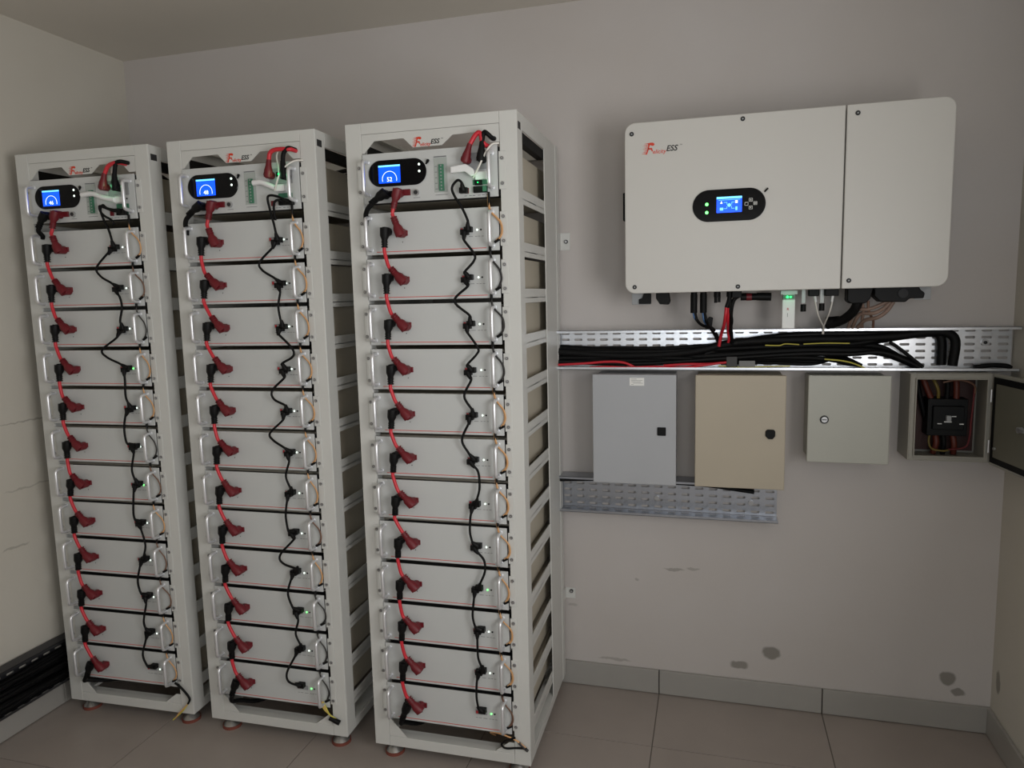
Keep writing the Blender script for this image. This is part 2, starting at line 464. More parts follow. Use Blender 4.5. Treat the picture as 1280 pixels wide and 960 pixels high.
# ------------------------------------------------------------------ bow handle (vertical), shared
def handle_mb(u, z0, z1, off=.036):
    m = MB()
    y0 = -.004
    pts = [(u, y0, z0), (u, y0 - off * .6, z0 + .001), (u, y0 - off * .93, z0 + .005), (u, y0 - off, z0 + .013)]
    pts2 = [(u, y0 - off, z1 - .013), (u, y0 - off * .93, z1 - .005), (u, y0 - off * .6, z1 - .001), (u, y0, z1)]
    m.ring(pts + pts2, [.0066] * 8, 'aluminium', 12)
    return m

def screw_mb(u, z, y=-.0065):
    return MB().cyl((u, y + .003, z), (u, y, z), .0062, 'screw_metal', 12).cyl((u, y, z), (u, y - .0008, z), .0042, 'inner_dark', 12).cyl((u, y - .0008, z), (u, y - .0014, z), .0030, 'screw_metal', 10)

# ------------------------------------------------------------------ battery module (origin: module bottom, rack frame)
def make_module():
    r = empty('battery_module')
    MB().box(.066, .534, -.0005, .07, .004, MH - .016, 'inner_dark').box(.038, .562, .07, .56, .004, MH - .008, 'module_body').build('body', r, .001)  # front section coloured dark to stand for shade in the gaps between modules
    pn = MB().box(.061, .5345, -.0045, -.0005, 0, MH, 'module_paint').build('front_panel', r, .0008)
    MB().box(.100, .490, -.0050, -.0044, .0085, .0105, 'stripe_red').build('red_stripe', pn)
    for u0, u1, us in ((.538, .562, .5500), (.040, .0605, .0490)):
        e = MB().box(u0, u1, -.0032, -.0002, .014, MH - .016, 'rack_paint').build('ear', r, .0008)
        for zz in (.030, MH - .032): screw_mb(us, zz).build('screw', e)
    for u in (.512, .080):
        h = handle_mb(u, .016, MH - .016).build('handle', r)
        for zz in (.016, MH - .016):
            MB().cyl((u, -.0045, zz), (u, -.0062, zz), .0085, 'aluminium', 14).build('handle_base', h)
    # sockets behind the plugs
    MB().box(.186, .216, -.010, -.004, .060, .078, 'red_plastic').build('positive_socket', r, .001)
    MB().box(.130, .158, -.010, -.004, .066, .084, 'black_plastic').build('negative_socket', r, .001)
    MB().box(.402, .446, -.007, -.004, .062, .078, 'grey_plastic').box(.404, .412, -.0078, -.007, .065, .075, 'print_red').build('data_socket', r)
    MB().cyl((.460, -.0045, .0685), (.460, -.0062, .0685), .0030, 'led_white', 12).build('status_light', r)
    MB().cyl((.473, -.0045, .0685), (.473, -.0060, .0685), .0030, 'black_plastic', 12).build('reset_button', r)
    m = MB()
    for a, b_ in ((.402, .410), (.413, .424), (.430, .445), (.452, .460), (.463, .470), (.474, .482)):
        m.box(a, b_, -.0048, -.0044, .0470, .0485, 'print_grey')
    m.build('panel_print', pn)
    MB().cyl((.196, -.0045, .040), (.196, -.0052, .040), .0018, 'inner_dark', 8).build('vent_hole', pn)
    return r
mod0 = make_module()
# control unit above the modules
def make_bms(first):
    r = empty('control_unit')
    h = .163
    MB().box(.066, .534, .003, .07, .004, h - .004, 'inner_dark').box(.038, .562, .07, .56, .004, h - .004, 'module_body').build('body', r, .001)  # dark front section again paints the shade behind the panel edge
    MB().box(.061, .5345, -.0045, .003, 0, h, 'module_paint').build('front_panel', r, .0008)
    for u0, u1, us in ((.538, .562, .5500), (.040, .0605, .0490)):
        e = MB().box(u0, u1, -.0032, -.0002, .022, h - .022, 'rack_paint').build('ear', r, .0008)
        for zz in (.040, h - .044): screw_mb(us, zz).build('screw', e)
    for u in (.516, .080):
        hd = handle_mb(u, .028, h - .026, .038).build('handle', r)
        for zz in (.028, h - .026):
            MB().cyl((u, -.0045, zz), (u, -.0062, zz), .0085, 'aluminium', 14).build('handle_base', hd)
    dp = MB().prism(rrect(.084, .291, .053, .139, .0425, 10), -.0085, -.004, 'black_gloss').build('display_panel', r, .001)
    MB().box(.121, .199, -.0092, -.0083, .064, .122, 'screen_blue').build('screen', dp)
    MB().box(.121, .199, -.0098, -.0091, .1165, .122, 'screen_cyan').build('screen_bar', dp)
    arc = [(.160 + .026 * math.cos(a), -.0096, .076 + .026 * math.sin(a)) for a in [PI * 1.08 - k * PI * 1.16 / 14 for k in range(15)]]
    MB().ring(arc, .0009, 'screen_white', 6).build('charge_gauge', dp)
    for zz in (.096, .118): MB().cyl((.267, -.0085, zz), (.267, -.0095, zz), .0038, 'led_white', 12).build('status_light', dp)
    MB().ring([(.291, -.006, .118), (.300, -.013, .126)], .003, 'black_plastic', 8).ring([(.297, -.010, .124), (.302, -.015, .127)], .005, 'black_plastic', 8).build('antenna_stub', dp)
    # terminal block behind a clear window
    tb = MB().box(.317, .363, -.0055, -.004, .024, .134, 'terminal_clear').box(.318, .362, -.0062, -.0055, .136, .139, 'print_grey').build('terminal_window', r)
    m = MB().box(.336, .352, -.0115, -.005, .028, .112, 'green_terminal')
    for k in range(8): m.cyl((.344, -.0116, .034 + k * .0105), (.344, -.0124, .034 + k * .0105), .0028, 'grey_plastic', 8)
    m.build('green_terminal_strip', tb)
    m = MB()
    for k in range(5): m.box(.321, .328, -.0062, -.0055, .034 + k * .018, .036 + k * .018, 'print_grey')
    m.box(.320, .362, -.0050, -.0044, .015, .0165, 'print_grey'); m.build('panel_print', tb)
    MB().cyl((.253, -.0045, .028), (.253, -.013, .028), .0105, 'screw_metal', 18).cyl((.253, -.013, .028), (.253, -.0145, .028), .0070, 'inner_dark', 14).build('power_button', r)
    MB().box(.241, .265, -.0050, -.0044, .0105, .012, 'print_grey').build('panel_print', r)
    MB().box(.200, .232, -.010, -.004, .020, .040, 'red_plastic').build('positive_socket', r, .001)
    MB().box(.146, .172, -.010, -.004, .018, .038, 'black_plastic').build('negative_socket', r, .001)
    MB().box(.418, .510, -.0062, -.004, .088, .142, 'grey_plastic').build('socket_plate', r, .0008)
    c = MB().box(.420, .436, -.008, -.004, .014, .032, 'red_plastic').build('connector', r, .0008)
    MB().box(.454, .500, -.016, -.004, .014, .034, 'black_plastic').box(.486, .500, -.018, -.004, .016, .034, 'green_terminal').build('connector', r, .0008)
    MB().box(.450, .505, -.0070, -.004, .040, .056, 'green_terminal').build('connector', r, .0008)
    m = MB()
    for a in (.420, .436, .448, .466, .480, .494): m.box(a, a + .009, -.0050, -.0044, .0060, .0078, 'print_grey')
    m.build('panel_print', r)
    MB().cyl((.498, -.0045, .074), (.498, -.0065, .074), .0030, 'inner_dark', 10).build('reset_button', r)
    return r
bms0 = make_bms(True)
note_kids()
for i in racks:
    rn = RACKS[i][3]
    b = bms0 if i == 3 else copy_tree(bms0)
    b.location = place(i, 0, 0, 2.032); b.rotation_euler = (0, 0, RACKS[i][2])
    tag(b, {1: 'white control unit with lit blue screen at the top of the left rack', 2: 'white control unit with lit blue screen at the top of the middle rack',
            3: 'white control unit with blue screen reading 52, top of the right rack'}[i], 'control unit', 'battery control units')
    dpn = [c for c in b.children if c.name.startswith('display_panel')][0] if i == 3 else None
    for k in range(12):
        m = mod0 if (i == 1 and k == 0) else copy_tree(mod0)
        m.location = place(i, 0, 0, ZTOP - PITCH_M * k - MH); m.rotation_euler = (0, 0, RACKS[i][2])
        tag(m, f'white battery module, {ORD[k]} of twelve in the {rn} rack', 'battery', 'battery modules in the racks')
bpy.context.view_layer.update()
# charge figures on the screens; a few module lights are green
for o in list(bpy.data.objects):
    if o.name.startswith('display_panel') and o.parent:
        x = o.parent.location.x
        i = min(RACKS, key=lambda q: abs(RACKS[q][0] - x))
        text('charge_figure', {1: '46', 2: '48', 3: '52'}[i], .020, (.160, -.0096, .069), 'screen_white', o, align='CENTER', bold=.0001)
green = {(1, 3), (1, 6), (2, 9), (2, 11), (3, 8), (3, 11)}
gm = None
for o in list(bpy.data.objects):
    if o.name.startswith('status_light') and o.parent and o.parent.name.startswith('battery_module'):
        p = o.parent.location; i = min(RACKS, key=lambda q: abs(RACKS[q][0] - p.x)); k = round((ZTOP - MH - p.z) / PITCH_M)
        if (i, k) in green:
            if gm is None:
                gm = o.data.copy(); gm.materials.clear(); gm.materials.append(MATS['led_green'])
            o.data = gm; o['label'] = 'green status light'

# ------------------------------------------------------------------ power jumper cables (origin: rack frame)
def plug(m, p, d, mt, s=1.0, w=.0135):
    """stubby angled plug: body standing on the panel at p, boot leaving along d"""
    x, z = p; dx, dz = d
    m.cyl((x, -.008, z), (x, -.040, z), w * 1.12 * s, mt, 10)
    a = (x - dx * .010, -.034, z - dz * .010)
    m.ring([a, (x + dx * .016, -.037, z + dz * .016), (x + dx * .026, -.038, z + dz * .026), (x + dx * .052, -.038, z + dz * .052)],
           [w * 1.28 * s, w * 1.2 * s, w * .82 * s, w * .62 * s], mt, 8)
    for q in (.034, .042, .050):
        m.ring([(x + dx * q, -.038, z + dz * q), (x + dx * (q + .004), -.038, z + dz * (q + .004))], w * .86 * s, mt, 8)
def unit(a, b): l = math.hypot(a, b); return (a / l, b / l)
jit = {}
def jumper(i, k):
    """from module k-1 (0 = control unit) down to module k (1..12)"""
    rnd = random.Random(i * 50 + k)
    r = empty('jumper_cable')
    zt = ZTOP - PITCH_M * (k - 1)
    red = (.198 + rnd.uniform(-.003, .003), zt - .073 + rnd.uniform(-.003, .003))
    dr = unit(-.50 + rnd.uniform(-.08, .05), .60)
    if k == 1:
        blk = (.196, 2.060); db = unit(-.25, -.9); dr = unit(-.32, .9)
    else:
        blk = (.144 + rnd.uniform(-.002, .002), zt + PITCH_M - .064); db = unit(-.06 + rnd.uniform(-.05, .05), -1)
    m = MB(); plug(m, blk, db, 'red_plastic' if k == 1 else 'black_plastic')
    m.build('red_plug' if k == 1 else 'black_plug', r)
    m = MB(); plug(m, red, dr, 'red_plastic', 1.05); m.build('red_plug', r)
    a = (blk[0] + db[0] * .048, -.038, blk[1] + db[1] * .048); b_ = (red[0] + dr[0] * .048, -.038, red[1] + dr[1] * .048)
    q1 = (a[0] + db[0] * .02, -.039, a[2] + db[1] * .02); q2 = (b_[0] + dr[0] * .018, -.039, b_[2] + dr[1] * .018)
    MB().tube([a, q1, q2, b_], .0062, 'red_cable', 10, 6).build('cable', r)
    return r
for i in racks:
    rn = RACKS[i][3]
    for k in range(1, 13):
        j = jumper(i, k); j.location = place(i); j.rotation_euler = (0, 0, RACKS[i][2])
        lab = (f'red jumper cable from the control unit to the topmost module, {rn} rack' if k == 1 else
               f'red jumper cable, black plug above, ending on the {ORD[k-1]} module of the {rn} rack')
        tag(j, lab, 'cable', 'red jumper cables')
    # black cable leaving the control unit, black cable leaving the lowest module
    r = empty('battery_cable', place(i), RACKS[i][2])
    m = MB(); plug(m, (.146, 2.058), unit(*((-.5, -.8) if i == 1 else (-.8, -.55))), 'black_plastic'); m.build('black_plug', r)
    MB().tube([(.122, -.038, 2.018), (.112, -.034, 2.000), (.105, -.012, 1.985), (.100, -.006, 1.975)] if i == 1 else [(.110, -.038, 2.030), (.090, -.036, 2.014), (.076, -.026, 1.996), (.070, -.014, 1.980), (.066, -.012, 1.960)], .0085, 'black_rubber', 10).build('cable', r)
    tag(r, f'black power cable leaving the control unit of the {rn} rack to the left', 'cable', 'black battery cables')
    r = empty('battery_cable', place(i), RACKS[i][2])
    z = ZTOP - PITCH_M * 11 - .068
    m = MB(); plug(m, (.150, z), unit(-.35, -.9), 'black_plastic'); m.build('black_plug', r)
    w_ = .0085
    if i == 1: pts = [(.135, -.038, z - .040), (.112, -.034, z - .072), (.118, -.02, .165), (.150, .03, .140), (.22, .15, .100)]
    elif i == 2: pts = [(.135, -.038, z - .040), (.122, -.030, z - .080), (.130, .012, .140), (.165, .08, .105), (.22, .2, .095)]
    else: pts = [(.135, -.038, z - .040), (.122, -.030, z - .070), (.118, .010, .150), (.150, .08, .110), (.2, .2, .095)]
    MB().tube(pts, w_, 'black_rubber', 10).build('cable', r)
    tag(r, f'black power cable leaving the lowest module of the {rn} rack into its base', 'cable', 'black battery cables')

# ------------------------------------------------------------------ data cables between the modules
COMMS= {1: [[(0.483, 2.059), (0.432, 2.071), (0.412, 2.084), (0.4, 2.065), (0.413, 2.024), (0.43, 1.987), (0.437, 1.926)], [(0.437, 1.926), (0.418, 1.909), (0.359, 1.855), (0.373, 1.822), (0.416, 1.797), (0.439, 1.775)], [(0.439, 1.775), (0.452, 1.737), (0.456, 1.701), (0.443, 1.653), (0.443, 1.618)], [(0.443, 1.618), (0.418, 1.587), (0.349, 1.542), (0.368, 1.514), (0.422, 1.49), (0.445, 1.468)], [(0.445, 1.468), (0.44, 1.423), (0.437, 1.362), (0.447, 1.312)], [(0.447, 1.312), (0.43, 1.294), (0.417, 1.238), (0.422, 1.181), (0.449, 1.163)], [(0.449, 1.163), (0.45, 1.138), (0.435, 1.075), (0.446, 1.031), (0.448, 1.012)], [(0.448, 1.012), (0.434, 0.986), (0.424, 0.902), (0.43, 0.871), (0.447, 0.856)], [(0.447, 0.856), (0.453, 0.832), (0.466, 0.772), (0.453, 0.722), (0.448, 0.707)], [(0.448, 0.707), (0.429, 0.673), (0.415, 0.617), (0.426, 0.569), (0.448, 0.555)], [(0.448, 0.555), (0.444, 0.523), (0.426, 0.451), (0.438, 0.413), (0.444, 0.402)], [(0.444, 0.402), (0.425, 0.366), (0.407, 0.307), (0.426, 0.26), (0.444, 0.253)]], 2: [[(0.501, 2.054), (0.456, 2.076), (0.424, 2.075), (0.429, 2.031), (0.441, 1.981), (0.446, 1.923)], [(0.446, 1.923), (0.429, 1.899), (0.375, 1.852), (0.382, 1.824), (0.428, 1.795), (0.448, 1.772)], [(0.448, 1.772), (0.449, 1.744), (0.438, 1.694), (0.445, 1.638), (0.444, 1.618)], [(0.444, 1.618), (0.429, 1.598), (0.471, 1.558), (0.488, 1.533), (0.481, 1.513), (0.438, 1.49), (0.445, 1.465)], [(0.445, 1.465), (0.444, 1.439), (0.392, 1.393), (0.396, 1.361), (0.44, 1.339), (0.441, 1.313)], [(0.441, 1.313), (0.426, 1.283), (0.371, 1.235), (0.382, 1.209), (0.423, 1.184), (0.444, 1.161)], [(0.444, 1.161), (0.442, 1.131), (0.425, 1.077), (0.441, 1.03), (0.436, 1.009)], [(0.436, 1.009), (0.423, 0.982), (0.414, 0.927), (0.421, 0.868), (0.44, 0.859)], [(0.44, 0.859), (0.442, 0.838), (0.38, 0.774), (0.389, 0.742), (0.445, 0.725), (0.437, 0.707)], [(0.437, 0.707), (0.42, 0.684), (0.402, 0.625), (0.42, 0.569), (0.438, 0.553)], [(0.438, 0.553), (0.438, 0.521), (0.424, 0.469), (0.441, 0.427), (0.435, 0.402)], [(0.435, 0.402), (0.414, 0.376), (0.376, 0.309), (0.38, 0.273), (0.414, 0.262), (0.425, 0.252)]], 3: [[(0.422, 2.055), (0.42, 2.079), (0.406, 2.086), (0.387, 2.064), (0.396, 2.035), (0.417, 2.003), (0.437, 1.958), (0.433, 1.926)], [(0.433, 1.926), (0.422, 1.896), (0.456, 1.85), (0.453, 1.826), (0.421, 1.793), (0.43, 1.772)], [(0.43, 1.772), (0.431, 1.747), (0.382, 1.7), (0.433, 1.652), (0.432, 1.62)], [(0.432, 1.62), (0.423, 1.597), (0.459, 1.544), (0.454, 1.523), (0.42, 1.488), (0.43, 1.465)], [(0.43, 1.465), (0.432, 1.437), (0.406, 1.383), (0.432, 1.337), (0.431, 1.313)], [(0.431, 1.313), (0.419, 1.291), (0.393, 1.233), (0.415, 1.189), (0.43, 1.16)], [(0.43, 1.16), (0.447, 1.124), (0.45, 1.069), (0.439, 1.027), (0.432, 1.005)], [(0.432, 1.005), (0.414, 0.963), (0.411, 0.912), (0.42, 0.873), (0.433, 0.857)], [(0.433, 0.857), (0.458, 0.816), (0.46, 0.774), (0.441, 0.729), (0.432, 0.705)], [(0.432, 0.705), (0.417, 0.669), (0.411, 0.61), (0.421, 0.567), (0.436, 0.554)], [(0.436, 0.554), (0.425, 0.497), (0.427, 0.456), (0.44, 0.422), (0.436, 0.402)], [(0.436, 0.402), (0.418, 0.363), (0.416, 0.307), (0.423, 0.266), (0.431, 0.251)]]}
def small_plug(m, x, z, d, mt='black_plastic'):
    m.box(x - .013, x + .013, -.027, -.0082, z - .009, z + .009, mt)
    m.ring([(x, -.022, z), (x + d[0] * .012, -.026, z + d[1] * .012), (x + d[0] * .024, -.029, z + d[1] * .024)], [.0095, .0080, .0048], mt, 8)
for i in racks:
    rn = RACKS[i][3]
    for k, P in enumerate(COMMS[i]):
        P = [list(p) for p in P]
        r = empty('data_cable', place(i), RACKS[i][2])
        a = P[0]; e = P[-1]
        if k > 0: a = [a[0] - .012, a[1] - .004]
        e = [e[0] + .001, e[1] + .004]
        P[0] = a; P[-1] = e
        da = unit(P[1][0] - a[0], P[1][1] - a[1]); de = unit(P[-2][0] - e[0], P[-2][1] - e[1])
        m = MB(); small_plug(m, a[0], a[1], da); m.build('upper_plug', r, .0008)
        m = MB(); small_plug(m, e[0], e[1], de); m.build('lower_plug', r, .0008)
        pts = [(a[0] + da[0] * .01, -.026, a[1] + da[1] * .01)] + [(u, -.031, z) for u, z in P[1:-1]] + [(e[0] + de[0] * .01, -.026, e[1] + de[1] * .01)]
        MB().tube(pts, .0042, 'black_rubber', 8, 6).build('cable', r)
        lab = (f'black data cable looping from the control unit to the topmost module of the {rn} rack' if k == 0 else
               f'black data cable between the {ORD[k-1]} and {ORD[k]} modules of the {rn} rack')
        tag(r, lab, 'cable', 'black data cables')

# ------------------------------------------------------------------ ground wires beside the right handles
GW = {1: 'obkoodbobboo', 2: 'ooooooobokkk', 3: 'okkkooooooob'}
GM = {'o': 'wire_orange', 'b': 'wire_brown', 'k': 'wire_dark', 'd': 'wire_dark'}
GN = {'o': 'orange', 'b': 'brown', 'k': 'dark grey', 'd': 'dark grey'}
for i in racks:
    rn = RACKS[i][3]
    for k in range(12):
        rnd = random.Random(i * 77 + k)
        zt = ZTOP - PITCH_M * k
        mt = GM[GW[i][k]]
        r = empty('ground_wire', place(i), RACKS[i][2])
        bu = .546 + rnd.uniform(-.006, .004)
        top = (.505, zt + .026) if k else (.505, zt + .040)
        pts = [(top[0], -.012, top[1]), (.507, -.016, zt + .004), (.516, -.018, zt - .020), (bu - .006, -.016, zt - .048), (bu, -.014, zt - .075), (bu - .006, -.012, zt - .096), (.528, -.010, zt - .108)]
        MB().tube(pts, .0024, mt, 6, 4).tube([(p[0] - .004, p[1] + .003, p[2]) for p in pts[:-1]] + [(.526, -.012, zt - .107)], .0022, mt, 6, 4).build('wire', r)
        MB().ring([(.536, -.0105, zt - .1045), (.520, -.0095, zt - .114)], .0048, 'black_plastic', 8).build('black_sleeve', r)
        MB().ring([(.505, -.012, top[1] + .006), (.506, -.014, zt + .002)], .0042, 'black_plastic', 8).build('black_sleeve', r)
        tag(r, f'{GN[GW[i][k]]} wire bowing past the right handle of the {ORD[k]} module, {rn} rack', 'wire', 'wires beside the right handles')

# ------------------------------------------------------------------ cables on the control units
# red and black power cables going up through the hood
TOPC = {1: ([(.419, 2.150), (.430, 2.190), (.452, 2.224), (.489, 2.233)], [(.474, 2.145), (.475, 2.190), (.484, 2.228), (.50, 2.236)]),
        2: ([(.431, 2.150), (.436, 2.190), (.443, 2.222), (.467, 2.232), (.513, 2.230)], [(.492, 2.142), (.491, 2.182), (.495, 2.216), (.512, 2.233)]),
        3: ([(.436, 2.150), (.450, 2.190), (.471, 2.222), (.487, 2.228), (.494, 2.200)], [(.488, 2.150), (.492, 2.190), (.500, 2.228), (.513, 2.222)])}
for i in racks:
    rn = RACKS[i][3]
    for (P, mt, pm, cn) in ((TOPC[i][0], 'red_cable', 'red_plastic', 'red'), (TOPC[i][1], 'black_rubber', 'black_plastic', 'black')):
        r = empty('supply_cable', place(i), RACKS[i][2])
        u, z = P[0]; d = unit(P[1][0] - u, P[1][1] - z)
        m = MB()
        m.cyl((u, -.007, z), (u, -.040, z), .0135, pm, 10)
        m.ring([(u - d[0] * .008, -.030, z - d[1] * .008), (u + d[0] * .014, -.031, z + d[1] * .014), (u + d[0] * .030, -.031, z + d[1] * .030), (u + d[0] * .050, -.031, z + d[1] * .050)], [.0155, .0145, .0105, .0085], pm, 8)
        m.build(cn + '_plug', r)
        pts = [(u + d[0] * .045, -.031, z + d[1] * .045)] + [(a, -.030, b_) for a, b_ in P[2:]]
        ue, ze = P[-1]
        pts += [(ue + .01, -.012, ze + (-.01 if i == 3 else .0)), (ue + .012, .05, ze - .004), (ue + .012, .16, ze - .02), (ue - .02, .34, ze - .06)]
        MB().tube(pts, .0075, mt, 10).build('cable', r)
        tag(r, f'{cn} supply cable plugged high on the control unit of the {rn} rack', 'cable', 'supply cables on the control units')
# white adapters
r = empty('network_adapter', place(3), RACKS[3][2])
MB().prism([(.384, 2.110), (.384, 2.130), (.436, 2.136), (.462, 2.118), (.468, 2.098), (.452, 2.096), (.432, 2.112)], -.034, -.018, 'white_plastic').build('housing', r, .003, 2)
MB().box(.462, .502, -.020, -.0065, 2.086, 2.112, 'white_plastic').build('connector', r, .002)
MB().tube([(.458, -.024, 2.092), (.470, -.034, 2.104), (.486, -.040, 2.128), (.505, -.034, 2.166), (.522, -.020, 2.192), (.542, -.007, 2.197)], .0030, 'wire_white', 8).build('cable', r)
tag(r, 'white network adapter with thin white cable on the right rack control unit', 'adapter', 'white adapters')
for i, dx in ((1, -.022), (2, 0)):
    r = empty('network_adapter', place(i), RACKS[i][2])
    if i == 2: P = [(.366, 2.126), (.396, 2.127), (.425, 2.116), (.452, 2.104)]
    else: P = [(.318, 2.126), (.366, 2.128), (.412, 2.112), (.462, 2.101)]
    MB().tube([(u, -.026, z) for u, z in P], .0095, 'white_plastic', 10, 5).build('housing', r)
    MB().box(P[-1][0] - .004, P[-1][0] + .034, -.026, -.0065, P[-1][1] - .012, P[-1][1] + .012, 'white_plastic').build('connector', r, .003)
    if i == 2:
        MB().tube([(.452, -.030, 2.094), (.462, -.036, 2.110), (.478, -.040, 2.140), (.503, -.032, 2.174), (.529, -.018, 2.192), (.556, -.007, 2.194)], .0030, 'wire_white', 8).build('cable', r)
    tag(r, 'thick white lead bent across the control unit of the ' + RACKS[i][3] + ' rack' + (', thin cable rising' if i == 2 else ''), 'adapter', 'white adapters')
    # looped black lead under it
    r = empty('data_lead', place(i), RACKS[i][2])
    MB().box(.474, .506, -.026, -.0165, 2.046, 2.064, 'black_plastic').build('plug', r, .001)
    if i == 1: P = [(.476, 2.056), (.450, 2.062), (.420, 2.074), (.402, 2.080), (.404, 2.060), (.420, 2.042), (.440, 2.030), (.450, 2.012)]
    else: P = [(.476, 2.058), (.462, 2.062), (.450, 2.050), (.446, 2.020), (.444, 1.995)]
    pts = [(u, -.024 - .012 * math.sin(PI * q / (len(P) - 1)), z) for q, (u, z) in enumerate(P)]
    MB().tube(pts, .0044, 'black_rubber', 8).build('cable', r)
    tag(r, f'short black lead looped below the white adapter on the {RACKS[i][3]} rack', 'cable')
# green lit connector under the hood
for i, u, z in ((1, .454, 2.150), (2, .462, 2.152), (3, .470, 2.078)):
    r = empty('lit_connector', place(i), RACKS[i][2])
    m = MB().box(u - .012, u + .012, -.014, -.0065, z - .008, z + .008, 'black_plastic').build('housing', r, .001)
    if i < 3: MB().tube([(u, -.012, z + .004), (u + .002, -.016, z + .030), (u - .004, -.014, z + .060), (u + .004, -.008, z + .085)], .0034, 'wire_white', 8).build('cable', r)
    MB().cyl((u, -.014, z), (u, -.0155, z), .0036 if i < 3 else .002, 'led_glow', 12).build('green_light', r)
    d = bpy.data.lights.new('green_light', 'POINT'); d.energy = 0.022 if i < 3 else .010; d.color = (.25, 1, .45); d.shadow_soft_size = .006
    lo = bpy.data.objects.new('lamp', d); COL.objects.link(lo); lo.parent = r; lo.location = (u, -.045, z)
    tag(r, f'small connector glowing green on the control unit of the {RACKS[i][3]} rack', 'connector')

# loose wires at the rack bases
r = empty('loose_wire', place(3), RACKS[3][2])
MB().tube([(.440, .10, .088), (.446, .02, .150), (.475, .000, .166), (.510, -.006, .164), (.553, -.007, .150), (.586, -.006, .126)], .0028, 'wire_orange', 8).build('wire', r)
MB().tube([(.548, -.010, .163), (.518, -.012, .150), (.497, -.012, .132), (.512, -.010, .118), (.548, -.007, .122), (.588, -.007, .126)], .0036, 'black_rubber', 8).build('sleeve', r)
MB().ring([(.560, -.007, .144), (.592, -.006, .116)], .0050, 'wire_dark', 8).build('wire_end', r)
tag(r, 'loose orange and black wire curling over the base of the right rack', 'wire')
r = empty('loose_wire', place(2), RACKS[2][2])
for k, (mt, dx) in enumerate((('wire_orange', 0), ('wire_yellow', .006), ('wire_yellow', -.006))):
    MB().tube([(.505 + dx, -.012, .196), (.520 + dx, -.014, .168), (.536, -.012, .146), (.560, -.009, .124 + dx)], .0028, mt, 8).build('wire', r)
MB().ring([(.535, -.012, .134), (.575, -.010, .116)], .0095, 'black_plastic', 8).build('black_tie', r)
tag(r, 'bunch of orange and yellow wire ends tied at the foot of the middle rack', 'wire')
r = empty('loose_wire', place(1), RACKS[1][2])
MB().tube([(.530, -.010, .190), (.552, -.012, .178), (.574, -.012, .158), (.594, -.012, .130), (.585, -.012, .108)], .0045, 'black_rubber', 8).build('sleeve', r)
MB().tube([(.585, -.012, .108), (.562, -.014, .078), (.538, -.018, .055), (.516, -.022, .036)], .0026, 'wire_yellow', 8).build('yellow_wire', r)
MB().tube([(.583, -.013, .106), (.560, -.016, .082), (.542, -.020, .064), (.528, -.022, .044)], .0022, 'wire_orange', 8).build('orange_wire', r)
tag(r, 'loose yellow wire end dangling below the base of the left rack', 'wire')
# cables running behind, from rack to rack
for (i, j, lab) in ((1, 2, 'black cables running high between the left and middle racks'), (2, 3, 'black cables running high between the middle and right racks')):
    r = empty('cable_bundle')
    for q in range(3):
        a = Vector(place(i, .50, .33, 2.205 - .022 * q)); b_ = Vector(place(i, .58, .30, 2.205 - .018 * q)); c = Vector(place(j, -.04, .24, 2.165 - .026 * q)); d = Vector(place(j, .09, .22, 2.105 - .02 * q))
        MB().tube([a, b_, c, d], .0085, 'black_rubber', 8).build('cable', r)
    tag(r, lab, 'cable', 'cables running between the racks')

# ------------------------------------------------------------------ wall clips behind the right rack
for (z0, z1, ww, lab) in ((1.892, 1.962, .042, 'small pale metal clip on the wall behind the upper right rack'), (.392, .440, .045, 'small pale metal clip on the wall behind the lower right rack')):
    r = empty('wall_clip', (-.613, 0, z0))
    MB().box(0, ww, -.004, -.001, 0, z1 - z0, 'rack_paint').box(0, .003, -.04, -.004, 0, z1 - z0, 'rack_paint').build('bracket', r, .0008)
    MB().cyl((ww * .62, -.004, .034), (ww * .62, -.010, .034), .008, 'inner_dark', 12).cyl((ww * .62, -.010, .034), (ww * .62, -.0115, .034), .005, 'screw_metal', 10).build('bolt', r)
    tag(r, lab, 'clip', 'wall clips')

# ------------------------------------------------------------------ galvanised cable trays
def slotted(m, x0, x1, z0, z1, nx, nz, sl, sh, mt, put):
    """plate x0..x1, z0..z1 pierced by nx*nz slots; put(x, z) -> 3D point"""
    dx = (x1 - x0) / nx; dz = (z1 - z0) / nz
    for a in range(nx):
        for b_ in range(nz):
            cx = x0 + (a + .5) * dx; cz = z0 + (b_ + .5) * dz
            O = [(cx - dx / 2, cz - dz / 2), (cx + dx / 2, cz - dz / 2), (cx + dx / 2, cz + dz / 2), (cx - dx / 2, cz + dz / 2)]
            L_, h_ = sl / 2, sh / 2
            I = [(cx - L_, cz - h_ * .4), (cx - L_ + h_ * .6, cz - h_), (cx + L_ - h_ * .6, cz - h_), (cx + L_, cz - h_ * .4), (cx + L_, cz + h_ * .4), (cx + L_ - h_ * .6, cz + h_), (cx - L_ + h_ * .6, cz + h_), (cx - L_, cz + h_ * .4)]
            m.add([put(*p) for p in O + I], [(0, 1, 6, 5), (1, 7, 6), (1, 2, 8, 7), (2, 9, 8), (2, 3, 10, 9), (3, 11, 10), (3, 0, 4, 11), (0, 5, 4)], mt)
    return m
